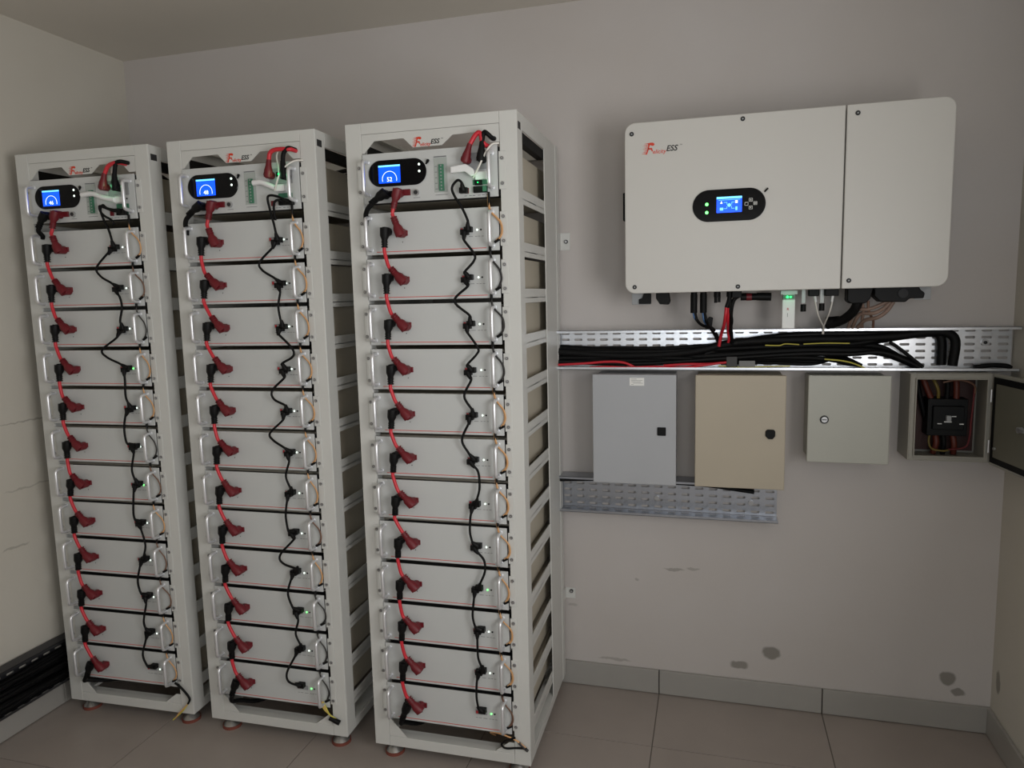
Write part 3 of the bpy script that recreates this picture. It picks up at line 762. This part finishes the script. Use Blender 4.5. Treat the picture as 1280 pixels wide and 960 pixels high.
def tray(name, L_, hh, dep, nx, nz, mt, label, loc, rz=0, lipn=0):
    r = empty(name, loc, rz)
    b_ = slotted(MB(), 0, L_, .004, hh - .004, nx, nz, .033, .0095, mt, lambda x, z: (x, -.018, z)).build('back_plate', r)
    s = b_.modifiers.new('thick', 'SOLIDIFY'); s.thickness = .0014
    nb = 2
    f = slotted(MB(), 0, L_, .018, dep - .002, nx, nb, .031, .0085, mt, lambda x, z: (x, -z, .0015)).build('lower_flange', r)
    s = f.modifiers.new('thick', 'SOLIDIFY'); s.thickness = .0014
    m = MB()
    for q in range(4): m.box(L_ * (q + .5) / 4 - .012, L_ * (q + .5) / 4 + .012, -.0165, -.0005, hh * .42, hh * .58, mt)
    m.build('wall_spacer', r)
    MB().box(0, L_, -dep, -dep + .0016, 0, .010, mt).box(0, L_, -dep, -dep + .008, 0, .0016, mt).build('lower_lip', r)
    MB().box(0, L_, -dep, -.017, hh - .0016, hh, mt).box(0, L_, -dep, -dep + .0016, hh - .010, hh, mt).build('upper_flange', r)
    tag(r, label, 'cable tray', 'galvanised cable trays')
    return r
up_tray = tray('cable_tray', 1.645, .157, .10, 31, 6, 'zinc', 'galvanised slotted cable tray full of cables below the big inverter', (-.618, 0, 1.408))
MB().cyl((1.56, -.018, .097), (1.56, -.026, .097), .012, 'screw_metal', 16).cyl((1.56, -.026, .097), (1.56, -.030, .097), .006, 'inner_dark', 10).build('bolt', up_tray)
lo_tray = tray('cable_tray', .868, .150, .10, 16, 5, 'zinc_mid', 'short galvanised slotted cable tray below the grey and beige boxes', (-.618, 0, .812))
for x in (.40, .77): MB().cyl((x, -.018, .055), (x, -.026, .055), .010, 'screw_metal', 14).build('bolt', lo_tray)
lt = tray('cable_tray', 2.1, .185, .072, 38, 6, 'zinc_shaded', 'galvanised cable tray with shade in its colour, low on the left wall beside the left rack', (XL, -2.14, .125), PI / 2)
# dark cables in the left tray
r = empty('cable_bundle', (XL, -2.14, .125), PI / 2)
rnd = random.Random(5)
for q in range(14):
    yy = -.030 - .0055 * (q % 7); zz = .030 + (q // 7) * .045 + rnd.uniform(-.008, .008)
    pts = [(x, yy + rnd.uniform(-.006, .006), zz + rnd.uniform(-.010, .010)) for x in [k * .2 for k in range(11)]]
    MB().tube(pts, .009, 'black_rubber', 6, 3).build('cable', r)
for q in range(5):
    pts = [(x, -.032 - .007 * q + rnd.uniform(-.004, .004), .125 + rnd.uniform(-.012, .012)) for x in [k * .2 for k in range(11)]]
    MB().tube(pts, .008, 'black_rubber', 6, 3).build('cable', r)
tag(r, 'black cables lying in the low tray on the left wall', 'cable')

# cables in the upper tray: (x, z) runs with depth y
def run(name, lab, runs, cat='cable', grp='cables in the upper tray'):
    r = empty(name)
    for (P, y, rad, mt) in runs:
        MB().tube([(x, (y if not isinstance(y, tuple) else y[0] + (y[1] - y[0]) * q / (len(P) - 1)), z) for q, (x, z) in enumerate(P)], rad, mt, 10, 6).build('cable', r)
    tag(r, lab, cat, grp)
    return r
UP = [(-.61, 1.478), (-.345, 1.462), (-.095, 1.475), (.085, 1.512), (.316, 1.523), (.482, 1.525), (.643, 1.533), (.747, 1.547), (.806, 1.543), (.834, 1.512), (.828, 1.425)]
UP2 = [(-.61, 1.489), (-.282, 1.472), (-.064, 1.463), (.115, 1.493), (.316, 1.508), (.537, 1.513), (.67, 1.533), (.763, 1.542), (.796, 1.522), (.800, 1.425)]
LO = [(-.61, 1.450), (-.282, 1.443), (.026, 1.463), (.317, 1.481), (.484, 1.480), (.592, 1.474), (.673, 1.445), (.720, 1.420)]
run('cable_bundle', 'thick black corrugated cables arching down at the right end of the upper tray', [(UP, -.070, .0160, 'black_rubber'), (UP2, -.040, .0160, 'black_plastic')])
rr = [([(-.03, 1.470), (.10, 1.512), (.24, 1.534), (.42, 1.543), (.58, 1.540), (.70, 1.5385)], -.064, .0125, 'black_plastic'), (LO, -.062, .0150, 'black_rubber'), ([(x, z + .018 if x < .6 else z) for x, z in LO], -.045, .0110, 'black_rubber'), ([(x, z - .012 if x < .5 else z) for x, z in LO], -.080, .0090, 'black_plastic')]
run('cable_bundle', 'black cables along the upper tray sinking below the arching pair', rr)
rr = []
rnd = random.Random(3)
for q in range(9):
    z0 = 1.432 + .0068 * q
    P = [(x, z0 + rnd.uniform(-.004, .004) + (.022 * max(0, min(1, (x + .2) / .5)) if q > 3 else 0)) for x in (-.61, -.40, -.20, 0.0, .20, .36)]
    if q < 5: P += [(.46, 1.452 - .004 * q), (.53, 1.424)]
    else: P += [(.50, P[-1][1] + .004), (.62, 1.53)]
    rr.append((P, -.034 - .013 * (q % 4), .0085, 'black_rubber'))
run('cable_bundle', 'slim black cables packed in the left half of the upper tray', rr)
run('red_wire', 'red wires lying low in the left part of the upper tray', [
    ([(-.61, 1.426), (-.50, 1.432), (-.41, 1.439), (-.345, 1.436), (-.30, 1.418)], -.088, .0050, 'red_cable'),
    ([(-.187, 1.424), (-.10, 1.430), (-.02, 1.431), (.06, 1.438)], -.088, .0050, 'red_cable'),
    ([(-.48, 1.415), (-.41, 1.419), (-.33, 1.416), (-.22, 1.420), (-.12, 1.416), (-.04, 1.426), (.03, 1.436)], -.094, .0050, 'red_cable')], 'wire')
run('yellow_wire', 'thin yellow green wires crossing the middle of the upper tray', [
    ([(.19, 1.503), (.24, 1.502), (.262, 1.508), (.31, 1.505)], -.092, .0022, 'wire_yellow'),
    ([(.325, 1.507), (.40, 1.510), (.483, 1.509)], -.092, .0022, 'wire_yellow'),
    ([(.02, 1.424), (.10, 1.419), (.20, 1.422), (.28, 1.424)], -.090, .0022, 'wire_yellow'),
    ([(.40, 1.450), (.46, 1.444), (.50, 1.434), (.54, 1.416)], -.086, .0028, 'wire_yellow')], 'wire')
run('black_strut', 'short black cable slanting down across the slots of the upper tray', [([(.62, 1.512), (.66, 1.482), (.732, 1.420)], -.078, .0065, 'black_rubber')])
run('cable_end', 'short black cable lying in the right corner of the upper tray', [([(.90, 1.418), (.95, 1.426), (1.00, 1.424), (1.015, 1.416)], -.06, .0085, 'black_rubber')])
MB2 = empty('cable_tie', (.07, -.09, 1.408))
MB().box(-.02, .02, -.004, 0, .012, .052, 'wire_dark').build('strap', MB2, .001)
MB().box(.026, .085, -.003, 0, .012, .036, 'inverter_body').build('clip_plate', MB2, .001)
tag(MB2, 'grey metal strap and clip holding the cables in the upper tray', 'clip')

# ------------------------------------------------------------------ inverter
inv = empty('inverter', (-.311, -.30, 1.709))
tag(inv, 'large white wall-mounted inverter with lit display above the cable tray', 'inverter')
IW, IH = 1.049, .600
MB().prism(rrect(0, .7245, 0, IH, .036, 8, (1, 0, 0, 1)), 0, .024, 'inverter_paint').build('main_cover', inv, .003, 2)
MB().prism(rrect(.7285, IW, 0, IH, .036, 8, (0, 1, 1, 0)), 0, .024, 'inverter_paint').build('wiring_cover', inv, .003, 2)
MB().prism(rrect(.020, IW - .020, .012, IH - .012, .03, 6), .0245, .262, 'inverter_body').build('casing', inv, .004)
m = MB()
for q in range(24): m.box(.06 + q * .040, .066 + q * .040, .262, .290, .05, IH - .05, 'inverter_body')
m.build('heat_sink', inv)
for x, z in ((.025, .562), (.401, .583), (.761, .571), (.034, .023), (.393, .011 + .005), (.750, .027)):
    s_ = MB().cyl((x, .0005, z), (x, -.0022, z), .0078, 'inner_dark', 14).cyl((x, -.0022, z), (x, -.0030, z), .0030, 'grey_plastic', 6).build('screw', inv)
logo(inv, .062, -.0002, .488, .132)
dp = MB().prism(rrect(.237, .480, .243, .352, .0545, 12), -.005, .001, 'black_gloss').build('display_panel', inv, .001)
MB().box(.318, .402, -.0058, -.0049, .272, .326, 'screen_blue').build('screen', dp)
MB().box(.318, .402, -.0066, -.0057, .319, .326, 'screen_cyan').build('screen_bar', dp)
m = MB()
m.cyl((.360, -.0058, .297), (.360, -.0068, .297), .0058, 'screen_cyan', 14)
m.prism([(.330, .303), (.334, .312), (.338, .303)], -.0068, -.0058, 'screen_white').box(.380, .388, -.0068, -.0058, .303, .312, 'screen_white')
m.box(.329, .340, -.0068, -.0058, .280, .289, 'screen_cyan').box(.381, .387, -.0068, -.0058, .279, .291, 'screen_cyan')
for (a, b_, c, d_) in ((.342, .352, .306, .3072), (.352, .3532, .299, .3072), (.368, .378, .306, .3072), (.368, .3692, .299, .3072), (.342, .352, .285, .2862), (.352, .3532, .2862, .293), (.368, .378, .285, .2862), (.3676, .3688, .2862, .293), (.324, .396, .3145, .3155)):
    m.box(a, b_, -.0064, -.0058, c, d_, 'screen_cyan')
m.build('screen_icons', dp)
for z in (.303, .275): MB().cyl((.285, -.005, z), (.285, -.0065, z), .0055, 'led_green', 14).build('green_light', dp)
for (x, z, q) in ((.431, .311, 0), (.431, .285, 1), (.417, .298, 2), (.446, .299, 3)):
    m = MB()
    for (a, b_, c, d_) in ((-.006, .006, .0045, .0058), (-.006, .006, -.0058, -.0045), (-.006, -.0048, -.0058, .0058), (.0048, .006, -.0058, .0058)):
        m.box(x + a, x + b_, -.0060, -.0049, z + c, z + d_, 'label_white')
    if q == 0: m.prism([(x - .003, z - .002), (x + .003, z - .002), (x, z + .003)], -.0060, -.0049, 'label_white')
    if q == 1: m.prism([(x - .003, z + .002), (x + .003, z + .002), (x, z - .003)], -.0060, -.0049, 'label_white')
    if q == 3: m.box(x - .004, x + .004, -.0060, -.0049, z - .0015, z + .0015, 'label_white')
    m.build('button', dp)
MB().ring([(.476, -.003, .336), (.486, -.010, .346)], .003, 'black_plastic', 8).build('antenna_stub', dp)
MB().box(-.018, .002, .09, .16, .270, .372, 'black_plastic').box(-.008, .010, .10, .15, .380, .386, 'screw_metal').box(-.008, .010, .10, .15, .258, .264, 'screw_metal').build('isolator_switch', inv, .002)
# underside: brackets, glands, covers (frame: inverter)
MB().box(.013, .083, .100, .103, -.042, .020, 'grey_plastic').prism([(.040, -.040), (.085, -.040), (.085, .01), (.062, .01), (.052, -.018), (.040, -.022)], .092, .105, 'black_plastic').build('mounting_bracket', inv, .001)
MB().prism([(.104, .012), (.104, -.020), (.118, -.042), (.150, -.044), (.156, -.030), (.148, .012)], .080, .130, 'black_plastic').build('port_cap', inv, .002)
MB().box(.975, 1.026, .100, .103, -.044, .014, 'grey_plastic').build('mounting_bracket', inv, .001)
gl = MB()
gl.prism([(.757, .010), (.757, -.042), (.770, -.052), (.815, -.052), (.830, -.038), (.842, .010)], .06, .12, 'black_plastic')
gl.prism([(.842, .010), (.842, -.028), (.862, -.048), (.940, -.050), (.952, -.038), (.995, -.038), (.998, -.020), (.985, -.010), (.975, .010)], .06, .125, 'black_plastic')
gl.cyl((.930, .055, -.02), (.930, .062, -.02), .016, 'inner_dark', 14)
gl.build('terminal_cover', inv, .003)
for x, ww in ((.375, .034), (.635, .034), (.688, .044)):
    MB().box(x, x + ww, .075, .115, -.024, .014, 'black_plastic').build('port', inv, .002)
for x in (.241, .275, .323, .368): MB().cyl((x, .10, .016), (x, .10, -.020), .0115, 'black_plastic', 14).build('gland', inv)
for x, z in ((.620, -.062), (.681, -.060)):
    m = MB().box(x - .006, x + .006, .098, .102, -.048, .014, 'terminal_clear').cyl((x, .10, z - .016), (x, .10, z + .010), .0095, 'black_plastic', 12)
    m.build('dust_cap', inv)
# things hanging from the inverter
def hang(name, lab, parts, cat='cable', grp=None):
    r = empty(name)
    for (nm, P, rad, mt) in parts:
        MB().tube([(p[0], p[2] if len(p) > 2 else -.2, p[1]) for p in P], rad, mt, 10, 6).build(nm, r)
    return tag(r, lab, cat, grp)
hang('conduit_cable', 'leftmost black conduit with blue wires below the inverter', [
    ('conduit', [(-.070, 1.700), (-.070, 1.632)], .0125, 'black_rubber'),
    ('blue_wire', [(-.072, 1.634), (-.066, 1.612), (-.050, 1.592, -.17), (-.030, 1.578, -.13)], .0035, 'wire_blue'),
    ('cable', [(-.066, 1.634), (-.058, 1.605), (-.038, 1.584, -.17), (-.005, 1.572, -.12), (.01, 1.55, -.085), (.03, 1.50, -.07)], .0055, 'black_rubber')])
hang('conduit_cable', 'second black conduit from the left below the inverter', [
    ('conduit', [(-.036, 1.700), (-.036, 1.632)], .0125, 'black_rubber'),
    ('blue_wire', [(-.038, 1.634), (-.034, 1.608), (-.028, 1.590, -.17)], .0040, 'wire_blue'),
    ('cable', [(-.032, 1.634), (-.024, 1.600), (-.012, 1.575, -.14), (.005, 1.545, -.09), (.025, 1.50, -.06)], .0055, 'black_rubber')])
r = MB().prism([(-.030, 1.568), (-.030, 1.598), (-.014, 1.615), (-.001, 1.610), (-.006, 1.568)], -.115, -.085, 'black_plastic').build('cable_boot', None, .002)
tag(r, 'black boot sitting on the tray edge below the conduits', 'connector')
hang('short_cable', 'short black stub hanging below the inverter', [('cable', [(.008, 1.706), (.008, 1.668)], .006, 'black_rubber'), ('cable', [(.020, 1.706), (.020, 1.670)], .005, 'black_rubber')])
hang('red_cable', 'pair of red cables dropping from the inverter into the tray', [
    ('cable', [(.046, 1.655), (.043, 1.62), (.038, 1.58, -.16), (.030, 1.548, -.105), (.022, 1.50, -.09)], .0062, 'red_cable'),
    ('cable', [(.054, 1.650), (.052, 1.60, -.18), (.054, 1.56, -.12), (.058, 1.53, -.1), (.056, 1.515, -.09)], .0050, 'red_cable'),
    ('sleeve', [(.057, 1.706), (.055, 1.68), (.046, 1.650)], .0075, 'black_rubber')])
hang('black_cable', 'black cable running down beside the red pair under the inverter', [
    ('cable', [(.200, 1.690, -.19), (.14, 1.693, -.19), (.100, 1.694, -.19), (.075, 1.682, -.19), (.064, 1.650, -.19), (.062, 1.60, -.17), (.064, 1.56, -.12), (.07, 1.51, -.08)], .0078, 'black_rubber'),
    ('cable', [(.060, 1.704), (.058, 1.65), (.066, 1.60, -.18), (.060, 1.56, -.12)], .0055, 'black_rubber')])
r = empty('plug_coupler')
MB().cyl((.095, -.20, 1.687), (.172, -.20, 1.687), .0125, 'black_plastic', 14).cyl((.150, -.20, 1.688), (.200, -.20, 1.686), .0145, 'black_plastic', 14).build('coupler_body', r)
MB().cyl((.115, -.20, 1.687), (.133, -.20, 1.687), .0135, 'red_plastic', 14).build('red_ring', r)
tag(r, 'black horizontal coupler with a red ring under the inverter', 'connector')
r = empty('data_logger', (.235, -.21, 1.571))
MB().box(.002, .046, 0, .024, 0, .104, 'white_plastic').build('housing', r, .003, 2)
MB().box(-.004, .053, -.004, .028, .122, .136, 'terminal_clear').box(.004, .044, 0, .024, .104, .123, 'terminal_clear').build('socket_base', r, .001)
MB().box(.004, .042, -.003, .004, .106, .120, 'green_terminal').build('light_window', r, .001)
MB().cyl((.019, -.0032, .113), (.019, -.0052, .113), .0045, 'led_glow', 12).cyl((.030, -.0032, .113), (.030, -.0052, .113), .0035, 'led_glow', 12).build('green_light', r)
text('mark', 'R', .012, (.018, -.0003, .066), 'print_red', r, bold=.0003)
MB().box(.0200, .0215, -.0006, 0, .042, .056, 'print_grey').build('print_line', r)
d = bpy.data.lights.new('green_lamp', 'POINT'); d.energy = .010; d.color = (.05, 1, .35); d.shadow_soft_size = .006
lo = bpy.data.objects.new('lamp', d); COL.objects.link(lo); lo.parent = r; lo.location = (.024, -.030, .113)
tag(r, 'white stick data logger with a green glowing light under the inverter', 'adapter')
r = empty('network_cable')
for P in ([(.345, 1.683), (.350, 1.655), (.360, 1.620, -.19), (.374, 1.594, -.16), (.390, 1.570, -.115), (.392, 1.545, -.098)], [(.405, 1.683), (.402, 1.655), (.397, 1.625, -.19), (.392, 1.590, -.14), (.390, 1.568, -.112), (.389, 1.545, -.098)]):
    MB().tube([(p[0], p[2] if len(p) > 2 else -.205, p[1]) for p in P], .0028, 'wire_white', 8).build('cable', r)
    MB().cyl((P[0][0], -.205, 1.690), (P[1][0], -.205, 1.664), .0048, 'white_plastic', 8).build('plug', r)
tag(r, 'pair of thin white network cables meeting in a V under the inverter', 'cable')
hang('thick_cable', 'thick black cable curving left from the inverter onto the tray', [
    ('cable', [(.492, 1.690, -.20), (.486, 1.655, -.20), (.474, 1.625, -.18), (.452, 1.600, -.15), (.425, 1.586, -.13), (.400, 1.578, -.115)], .0165, 'black_rubber'),
    ('end_boot', [(.440, 1.592, -.13), (.400, 1.588, -.115)], .0200, 'black_rubber')])
hang('taupe_cable', 'brownish cables sweeping from the right inverter cover to the tray', [
    ('cable', [(.590, 1.660), (.570, 1.638), (.540, 1.622), (.505, 1.620, -.17), (.492, 1.600, -.15), (.490, 1.568, -.10)], .0068, 'wire_taupe'),
    ('cable', [(.600, 1.660), (.580, 1.628), (.550, 1.606), (.520, 1.596, -.16), (.505, 1.568, -.11)], .0068, 'wire_taupe'),
    ('cable', [(.580, 1.662), (.555, 1.648), (.520, 1.636), (.490, 1.634, -.18), (.478, 1.61, -.16), (.474, 1.568, -.11)], .0062, 'wire_taupe'),
    ('cable', [(.520, 1.665), (.522, 1.635), (.536, 1.612, -.17), (.550, 1.595, -.14), (.556, 1.568, -.11)], .0045, 'wire_brown'),
    ('cable', [(.500, 1.662), (.510, 1.628, -.18), (.512, 1.600, -.15), (.520, 1.568, -.11)], .0055, 'wire_taupe')])

# ------------------------------------------------------------------ wall boxes
def enclosure(name, x0, x1, z0, z1, dep, mt, lab):
    r = empty(name, (x0, 0, z0))
    w_, h_ = x1 - x0, z1 - z0
    MB().box(.006, w_ - .006, -dep + .022, 0, .006, h_ - .006, mt).build('body', r, .003, 2)
    d_ = MB().box(0, w_, -dep, -dep + .018, 0, h_, mt).build('door', r, .003, 2)
    m = MB().box(.01, w_ - .01, -dep + .0185, -dep + .0215, .01, h_ - .01, 'black_rubber').build('gasket', r)
    tag(r, lab, 'electrical box', 'wall boxes under the upper tray')
    return r, d_, w_, h_
r, d_, w_, h_ = enclosure('electrical_box', -.4525, -.1325, .970, 1.400, .20, 'box_grey', 'grey electrical box with square black lock and a white sticker')
MB().box(.250, .282, -.207, -.1995, .196, .228, 'black_plastic').build('square_lock', d_, .0015)
st = MB().box(.145, .200, -.2010, -.1998, .388, .418, 'label_white').build('sticker', d_)
m = MB()
for q, (a, b_) in enumerate(((.150, .172), (.150, .194), (.150, .188), (.158, .196), (.150, .160))):
    m.box(a, b_, -.2014, -.2009, .4125 - q * .0052, .4137 - q * .0052, 'print_grey')
m.build('sticker_print', st)
r, d_, w_, h_ = enclosure('electrical_box', -.0625, .2590, .972, 1.400, .20, 'box_beige', 'beige electrical box with a rounded black lock, beside the grey one')
MB().prism([(.252, .204), (.252, .222), (.258, .228), (.281, .228), (.286, .222), (.286, .204), (.277, .193), (.262, .193)], -.208, -.1995, 'black_plastic').build('lock', d_, .0015)
r, d_, w_, h_ = enclosure('electrical_box', .338, .614, 1.074, 1.397, .160, 'box_pale', 'small pale grey electrical box with round metal lock, shut')
rm = .1365
lk = MB().cyl((.057, -.159, .161), (.057, -.1645, .161), .0150, 'inner_dark', 20).build('lock', d_)
MB().cyl((.057, -.1645, .161), (.057, -.1665, .161), .0105, 'screw_metal', 16).box(.049, .065, -.1675, -.1665, .1595, .1625, 'inner_dark').build('lock_core', lk)

# open box
X0, X1, Z0, Z1, DP = .676, .934, 1.092, 1.405, .150
r = empty('electrical_box', (X0, 0, Z0))
tag(r, 'open electrical box showing a black breaker and red wiring', 'electrical box', 'wall boxes under the upper tray')
w_, h_ = X1 - X0, Z1 - Z0
t_ = .004
m = MB().box(0, w_, -.004, 0, 0, h_, 'box_stone').box(0, t_, -DP, -.004, 0, h_, 'box_stone').box(w_ - t_, w_, -DP, -.004, 0, h_, 'box_stone')
m.box(t_, w_ - t_, -DP, -.004, 0, t_, 'box_stone').box(t_, w_ - t_, -DP, -.004, h_ - t_, h_, 'box_stone')
m.build('body', r, .001)
m = MB()
lp = .020
m.box(t_, lp, -DP, -DP + .003, t_, h_ - t_, 'box_stone').box(w_ - lp, w_ - t_, -DP, -DP + .003, t_, h_ - t_, 'box_stone')
m.box(lp, w_ - lp, -DP, -DP + .003, t_, lp, 'box_stone').box(lp, w_ - lp, -DP, -DP + .003, h_ - lp, h_ - t_, 'box_stone')
for (a, b_, c, d_) in ((lp - .004, lp, lp - .004, h_ - lp + .004), (w_ - lp, w_ - lp + .004, lp - .004, h_ - lp + .004), (lp, w_ - lp, lp - .004, lp), (lp, w_ - lp, h_ - lp, h_ - lp + .004)):
    m.box(a, b_, -DP - .010, -DP + .002, c, d_, 'box_stone')
m.build('rim', r, .0008)
MB().box(.014, w_ - .014, -.020, -.016, .014, h_ - .014, 'plate_red_shaded').build('mounting_plate', r)
bk = MB().box(.075, .205, -.085, -.021, .080, .215, 'breaker_black').box(.090, .190, -.100, -.085, .105, .190, 'breaker_black').build('breaker', r, .002)
MB().box(.130, .145, -.116, -.100, .138, .158, 'grey_plastic').box(.126, .150, -.104, -.100, .132, .136, 'label_white').build('toggle', bk, .001)
m = MB()
for (x, z) in ((.105, .125), (.175, .125), (.150, .152)): m.box(x, x + .014, -.1012, -.100, z, z + .003, 'label_white')
m.build('breaker_print', bk)
MB().cyl((.178, -.020, .060), (.178, -.030, .060), .006, 'screw_metal', 10).build('screw', r)
for P, rad, mt, nm in (
    ([(.030, -.06, h_ - .01), (.032, -.07, .25), (.036, -.06, .15), (.034, -.05, .02)], .0105, 'wire_red_shaded', 'red_wire'),
    ([(.060, -.05, h_ - .01), (.066, -.07, .27), (.088, -.07, .215)], .0105, 'wire_red_shaded', 'red_wire'),
    ([(.085, -.05, h_ - .01), (.096, -.08, .275), (.108, -.08, .245), (.112, -.07, .215)], .006, 'wire_yellow_shaded', 'yellow_wire'),
    ([(.045, -.05, h_ - .01), (.05, -.05, .25), (.09, -.04, .1)], .009, 'black_rubber', 'black_wire'),
    ([(.135, -.05, h_ - .01), (.140, -.07, .27), (.140, -.07, .215)], .009, 'black_rubber', 'black_wire'),
    ([(.165, -.05, h_ - .01), (.168, -.07, .27), (.170, -.07, .215)], .0105, 'wire_red_shaded', 'red_wire'),
    ([(.120, -.09, .275), (.160, -.095, .285), (.200, -.09, .278), (.225, -.08, .258), (.226, -.07, .22)], .0035, 'wire_brown', 'brown_wire'),
    ([(.226, -.07, .255), (.222, -.08, .20), (.218, -.08, .14), (.216, -.08, .08), (.205, -.08, .040), (.165, -.08, .030), (.150, -.08, .030)], .0032, 'wire_crimson_shaded', 'red_wire'),
    ([(.090, -.07, .085), (.084, -.085, .055), (.096, -.085, .030), (.130, -.085, .024), (.150, -.08, .026)], .0035, 'wire_yellow_shaded', 'yellow_wire'),
    ([(.110, -.06, .085), (.112, -.07, .05), (.105, -.06, .01)], .0105, 'wire_red_shaded', 'red_wire'),
    ([(.135, -.06, .085), (.137, -.07, .05), (.137, -.06, .01)], .009, 'black_rubber', 'black_wire'),
    ([(.165, -.06, .085), (.170, -.07, .05), (.172, -.06, .01)], .0105, 'wire_red_shaded', 'red_wire')):
    MB().tube(P, rad, mt, 8, 5).build(nm, r)
# its door, swung open a little past square towards the right wall (frame: hinge line)
hg = empty('door', (w_ - .001, -DP - .010, 0), math.radians(9)); hg.parent = r
MB().box(-.003, .014, -w_ - .02, 0, -.002, h_ + .002, 'box_stone').build('door_leaf', hg, .002)
MB().box(-.0072, -.0032, -w_ - .008, -.010, .008, h_ - .008, 'black_rubber').build('gasket', hg, .001)
MB().box(-.0087, -.0073, -w_ + .010, -.032, .030, h_ - .030, 'door_inside').build('inner_panel', hg)
MB().cyl((-.008, -.195, .155), (-.023, -.195, .155), .010, 'screw_metal', 14).box(-.023, -.020, -.225, -.190, .150, .160, 'screw_metal').build('latch', hg)
MB().cyl((-.008, -.045, .062), (-.015, -.045, .062), .005, 'screw_metal', 10).build('bolt', hg)
for z in (.060, h_ - .075):
    MB().cyl((-.005, .004, z - .022), (-.005, .004, z + .022), .0035, 'aluminium', 10).build('hinge', hg)

# stubs under the grey and beige boxes
for (x, y0, lab) in ((-.115, -.05, 'black cables running flat between grey and beige boxes into the lower tray'),):
    r = empty('black_cable')
    for q in range(3):
        MB().tube([(-.61, -.06 - .014 * q, .952 - .004 * q), (-.40, -.058 - .014 * q, .955), (-.20, -.062 - .014 * q, .953), (-.02, -.06 - .014 * q, .948), (.16, -.064 - .01 * q, .940 - .006 * q)], .0075, 'black_rubber', 8).build('cable', r)
    tag(r, lab, 'cable')
r = empty('cable_gland')
for x in (.03, .07): MB().cyl((x, -.10, .985), (x, -.10, .955), .013, 'black_plastic', 12).build('gland', r)
tag(r, 'black glands under the beige box above the lower tray', 'connector')
